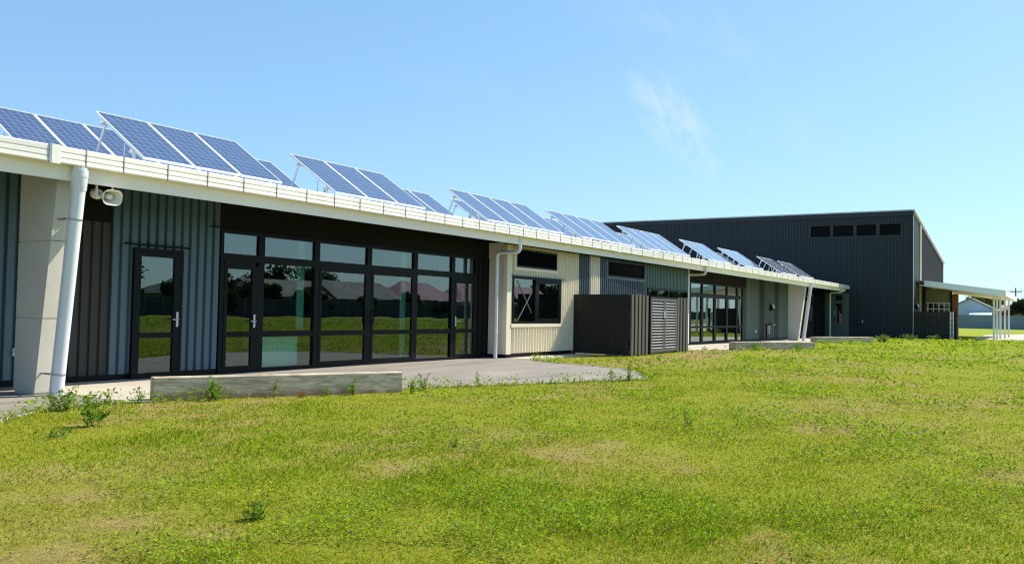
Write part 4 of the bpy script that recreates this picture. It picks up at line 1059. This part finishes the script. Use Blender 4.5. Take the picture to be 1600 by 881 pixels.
tree('garden_shrub', 'olive shrub over the far fence, right of the rusty one', 170.5, 7.0, 3.3, 1.2, 2.2, 4, 1400, .18, (.09, .085, .03))
tree('garden_tree', 'light olive tree behind the brown tiled house', 203, 12.5, 6.4, 4.0, 4.2, 5, 2200, .38, (.085, .10, .035))
tree('garden_shrub', 'low dark shrub with white flowers against the far fence', 163.0, 13.0, 1.5, 1.3, .7, 6, 900, .14, (.022, .035, .02))
rng = np.random.default_rng(12)
for k, (x, y, h) in enumerate([(62, -66, 8.0), (64.5, -59, 4.2), (79, -60, 4.5), (93.5, -76, 9.0), (109, -60, 4.0), (143, -66, 7), (168, -70, 9), (178, -66, 8), (186, -62, 7.5), (216, -66, 9.5), (226, -63, 9), (238, -66, 10), (250, -70, 9)]):
    tree('garden_tree', ['tall bare-stemmed tree mirrored above the blue-wall door houses', 'small round tree mirrored in front of the grey hipped house', 'round tree mirrored between two grey roofed houses', 'tall dense tree mirrored above the mauve roofs',
         'low tree mirrored between the mauve hipped houses', 'mid tree mirrored beside the last mauve hipped house', 'tall tree mirrored past the mauve gabled house', 'broad tree mirrored left of the wide grey house',
         'spreading tree mirrored against the wide grey house', 'tall tree mirrored at the end of the wide grey house', 'dense tree mirrored in the far transoms', 'tallest tree mirrored in the far transoms', 'end tree of the group mirrored in the far transoms'][k],
         x, y, h, h*.42, h*.55, 30+k, 1500, .42, (.04, .065, .025), 'trees mirrored in the glazed wall')

for k, (x, y, h, l) in enumerate([(58, -58.5, 3.0, 'low bush mirrored at the edge of the single blue-wall door'), (70, -57.5, 3.4, 'bush before the first grey house, mirrored'), (74, -60, 5.5, 'upright tree between the first two grey houses, mirrored'),
        (84.5, -58.5, 3.6, 'wide bush before the grey gabled house, mirrored'), (88, -59.5, 4.6, 'rounded tree before the grey gabled house, mirrored'), (97, -59, 3.3, 'bush before the dark gabled house, mirrored'), (102, -74, 8.5, 'broad tall tree behind the dark gabled house, mirrored'),
        (115, -58.8, 2.9, 'low bush before the larger mauve house, mirrored'), (133, -59, 3.0, 'low bush before the last mauve hipped house, mirrored')]):
    tree('garden_tree', l, x, y, h, h*.5, h*.5, 60+k, 1500, .34, (.045, .07, .03), 'trees mirrored in the glazed wall')

# grass
CAMX, CAMY = 0., 0.
def lawn_ok(x, y):
    m = ~inpoly(x, y, PATIO) & ~inpoly(x, y, PATH)
    m &= ~((y > YW-.05) & (x < 61.6)); m &= ~((y > 12.1) & (x < 24.1)); m &= ~((x > 24.05) & (x < 28.9) & (y > 10.79))
    m &= ~((x > XH-.25) & (y > 5.2)); m &= ~((x > 63.4) & (y < 5.2) & (y > 3.1)); m &= ~((y > 13) & (x < 62))
    return m
def make_grass():
    rng = np.random.default_rng(3)
    N_ = 1450000; rmin, rk, rmax = 2.2, 4.6, 95.
    # sampling density constant to rk, then falling with the square of the distance
    I1 = (rk*rk-rmin*rmin)/2; I2 = rk*rk*math.log(rmax/rk); u = rng.uniform(0, I1+I2, N_)
    r = np.where(u < I1, np.sqrt(rmin*rmin+2*u), rk*np.exp((u-I1)/(rk*rk)))
    th = rng.uniform(R(-42), R(84), N_); x = r*np.cos(th); y = r*np.sin(th)
    jit = rng.normal(0, .03, (N_, 2)); x = x+jit[:, 0]; y = y+jit[:, 1]
    ok = lawn_ok(x, y); d = dryness(x, y); tuft = fbm(x*2.1, y*2.1, 77, 3)
    ok &= rng.uniform(0, 1, N_) < np.clip(1.08-.80*d, .12, 1)*np.clip(.35+1.3*tuft, .3, 1)
    x, y, d, r, tuft = x[ok], y[ok], d[ok], r[ok], tuft[ok]; n = len(x); z = zl(x, y)-.006
    lush = sst(.42, .68, fbm(x*.35+8, y*.35+2, 51, 3))
    h = rng.uniform(.012, .032, n)*(.85+.45*lush)*(1-.35*d)*(.7+.6*tuft); w = np.maximum(.0034, .00085*r)*rng.uniform(.7, 1.35, n)
    edge = (inpoly(x, y-.12, PATIO) | inpoly(x+.1, y+.14, PATIO) | inpoly(x, y+.16, PATIO)); h = np.where(edge, h*rng.uniform(1, 3.4, n), h)
    ph = rng.uniform(0, 2*np.pi, n); ln = h*rng.uniform(.2, 1.1, n); la = rng.uniform(0, 2*np.pi, n)
    px, py = np.cos(ph)*w/2, np.sin(ph)*w/2; lx, ly = np.cos(la)*ln, np.sin(la)*ln
    b = np.stack([x, y, z], 1); o = np.zeros(n)
    V = np.stack([b-np.stack([px, py, o], 1), b+np.stack([px, py, o], 1), b+np.stack([lx*.35+px*.8, ly*.35+py*.8, h*.6], 1), b+np.stack([lx, ly, h], 1), b+np.stack([lx*.35-px*.8, ly*.35-py*.8, h*.6], 1)], 1)
    g1 = np.array([.295, .385, .010]); g2 = np.array([.18, .325, .009]); st = np.array([.42, .335, .085])
    t = np.clip(lush*.75+rng.normal(0, .25, n), 0, 1)[:, None]
    C = g1*(1-t)+g2*t
    isdry = rng.uniform(0, 1, n) < np.clip(.17+.58*d+.17*(1-lush), 0, .9)
    C[isdry] = st*rng.uniform(.65, 1.2, isdry.sum())[:, None]
    C *= rng.uniform(.62, 1.32, n)[:, None]
    tag(tri_mesh('grass', V, 5, C, 'grass_blade'), 'short patchy yellow green grass with dry straw patches over the lawn', 'grass', kind='stuff')
make_grass()
def make_clover():
    rng = np.random.default_rng(9); N_ = 730000; rk, rmax = 4.6, 60.
    u = rng.uniform(0, (rk*rk-9)/2+rk*rk*math.log(rmax/rk), N_); I1 = (rk*rk-9)/2
    r = np.where(u < I1, np.sqrt(9+2*u), rk*np.exp((u-I1)/(rk*rk))); th = rng.uniform(R(-42), R(80), N_); x = r*np.cos(th); y = r*np.sin(th)
    c = cloverness(x, y); clump = sst(.48, .57, fbm(x*2.0, y*2.0, 91, 4))
    edge = inpoly(x, y+.16, PATIO) | inpoly(x-.1, y+.18, PATIO) | inpoly(x+.14, y+.22, PATIO); clump = np.where(edge, np.maximum(clump, sst(.42, .55, fbm(x*4, y*4, 17, 3))), clump); c = np.where(edge, 1.0, c)
    ok = lawn_ok(x, y) & (rng.uniform(0, 1, N_) < c*(.06+.95*clump)*(1-.55*sst(12, 32, r)))
    x, y, r, clump, edge = x[ok], y[ok], r[ok], clump[ok], edge[ok]; n = len(x)
    P = np.stack([x, y, zl(x, y)+rng.uniform(.010, .105, n)*(.2+1.05*clump)*np.where(edge, 1.45, 1)], 1)
    s = np.maximum(.0125, .0019*r)[:, None]
    V, C = leaves(rng, P, 1, (.26, .37, .020), .42, .4)
    V = P[:, None]+(V-P[:, None])*s[:, None]
    pale = rng.uniform(0, 1, n) < .10; C[pale] = np.array([.22, .28, .12])
    tag(tri_mesh('clover', V, 4, C, 'leaf'), 'patches of low broad leaved clover in the lawn', 'ground cover', kind='stuff')
make_clover()

def make_crumbs():
    rng = np.random.default_rng(21); N_ = 220000; rk, rmax = 4.6, 40.; I1 = (rk*rk-9)/2
    u = rng.uniform(0, I1+rk*rk*math.log(rmax/rk), N_); r = np.where(u < I1, np.sqrt(9+2*u), rk*np.exp((u-I1)/(rk*rk)))
    th = rng.uniform(R(-42), R(80), N_); x = r*np.cos(th); y = r*np.sin(th); d = dryness(x, y)
    ok = lawn_ok(x, y) & (rng.uniform(0, 1, N_) < .02+.75*d); x, y, r = x[ok], y[ok], r[ok]; n = len(x)
    P = np.stack([x, y, zl(x, y)+rng.uniform(.003, .014, n)], 1); V, C = leaves(rng, P, 1, (.20, .145, .075), .6, .25)
    s_ = (np.maximum(.0055, .0010*r)*rng.uniform(.5, 1.6, n))[:, None, None]; V = P[:, None]+(V-P[:, None])*s_
    pale = rng.uniform(0, 1, n) < .3; C[pale] = np.array([.46, .38, .20])
    tag(tri_mesh('soil_crumbs', V, 4, C, 'leaf'), 'brown soil crumbs and dead stalks on the bare patches of lawn', 'soil', kind='stuff')
make_crumbs()

# individual weeds
def weed(name, label, x, y, h, spread, stems, seed, leaf=.03, col=(.17, .29, .03), pale=False):
    rng = np.random.default_rng(seed); z = float(zl(x, y)); t = thing(name, label, 'weed', (x, y, z))
    mb = MB(); P = []; S_ = []
    for k in range(stems):
        a = rng.uniform(0, 2*np.pi); sp = spread*rng.uniform(.2, 1)*(0 if stems == 1 else 1); hh = h*(1 if k == 0 else rng.uniform(.45, .95))
        b0 = np.array([x+rng.normal(0, spread*.15), y+rng.normal(0, spread*.15), z-.01]); tip = np.array([x+sp*np.cos(a), y+sp*np.sin(a), z+hh]); mid = b0*.45+tip*.55+np.array([0, 0, .12*hh])+rng.normal(0, .012, 3)
        pts = [b0*(1-q)**2+2*q*(1-q)*mid+tip*q*q for q in np.linspace(0, 1, 7)]
        mb.tube([tuple(p) for p in pts], [.0045*(1-.6*i/6) for i in range(7)], 5, False)
        m = max(8, int(hh/.012))
        for j in range(m):
            q = rng.uniform(.08, 1)**.8; p = b0*(1-q)**2+2*q*(1-q)*mid+tip*q*q
            P.append(p+rng.normal(0, 1, 3)*leaf*(1.25-.6*q)*np.array([1, 1, .6])); S_.append(leaf*rng.uniform(.6, 1.3)*(1.2-.5*q))
    mb.build('stem', 'weed_stem', t)
    P = np.array(P); V, C = leaves(rng, P, 1, col if not pale else (.16, .22, .07), .35, .3)
    V = P[:, None]+(V-P[:, None])*np.array(S_)[:, None, None]
    tri_mesh('foliage', V, 4, C, 'leaf', t, (x, y, z)); return t
mat('weed_stem', (.10, .14, .035), .6, .15, 8)
weeds = [('bushy dark weed at the foot of the near white downpipe', 6.05, 10.08, .30, .20, 11, .034, 0),
         ('sprawling leafy weed with one tall stem left of the near timber seat', 5.55, 8.60, .40, .25, 8, .036, 0),
         ('small forked weed against the cream concrete pad', 7.12, 10.12, .22, .10, 4, .028, 0),
         ('bushy weed growing against the left half of the near timber seat', 7.95, 9.70, .34, .19, 11, .032, 0),
         ('pale upright weed before the middle of the near timber seat', 8.72, 9.36, .30, .07, 3, .024, 1),
         ('short weed right of the pale upright one at the seat', 9.42, 9.03, .17, .07, 4, .022, 0),
         ('leafy weed before the right middle of the near timber seat', 9.80, 8.86, .27, .12, 6, .028, 0),
         ('leafy weed left of the right end of the near timber seat', 10.62, 8.40, .26, .09, 5, .028, 0),
         ('leafy weed covering the right end corner of the near timber seat', 11.02, 8.50, .30, .10, 5, .028, 0),
         ('tall thin weed standing alone at the asphalt edge', 12.3, 8.32, .28, .06, 3, .024, 0),
         ('tiny weed left of the tall thin one at the asphalt edge', 11.9, 8.42, .13, .06, 3, .02, 0),
         ('tiny weed midway along the asphalt lawn edge', 13.6, 7.62, .14, .06, 3, .02, 0),
         ('shorter of two thin weeds at the patio point', 14.85, 7.02, .26, .07, 4, .028, 0),
         ('taller of two thin weeds at the patio point', 15.35, 6.92, .36, .08, 5, .03, 0),
         ('broad leaved weed alone in the foreground lawn', 3.95, 4.40, .14, .085, 7, .030, 0),
         ('small weed tuft in the mid foreground lawn', 7.0, 5.0, .10, .06, 4, .02, 0),
         ('upright weed tuft in the lawn below the bin enclosure', 9.9, 3.70, .17, .07, 5, .026, 0),
         ('low spreading weed mat at the left edge of the lawn', 4.9, 8.25, .10, .26, 9, .028, 0),
         ('spiky weed tuft in front of the left part of the second timber seat', 31.6, 9.25, .30, .25, 8, .045, 0),
         ('spiky weed tuft in front of the right part of the second timber seat', 33.1, 8.20, .30, .25, 8, .045, 0),
         ('pale weed clump beside the right end of the farthest timber seat', 48.3, 7.6, .42, .40, 10, .07, 1),
         ('pale weed clump at the base of the charcoal hall', 56.5, 7.4, .34, .5, 10, .07, 1),
         ('pale weed clump before the black screen fence', 59.8, 6.4, .34, .4, 9, .07, 1)]
for i, (l, x, y, h, sp, st, lf, pl) in enumerate(weeds): weed('weed_plant', l, x, y, h*.95, sp*1.1, st, 100+i, lf, pale=bool(pl))
weed('flowering_weed', 'low orange tinged weed between the plants at the seat front', 9.05, 9.18, .12, .16, 8, 300, .018, (.30, .12, .03))
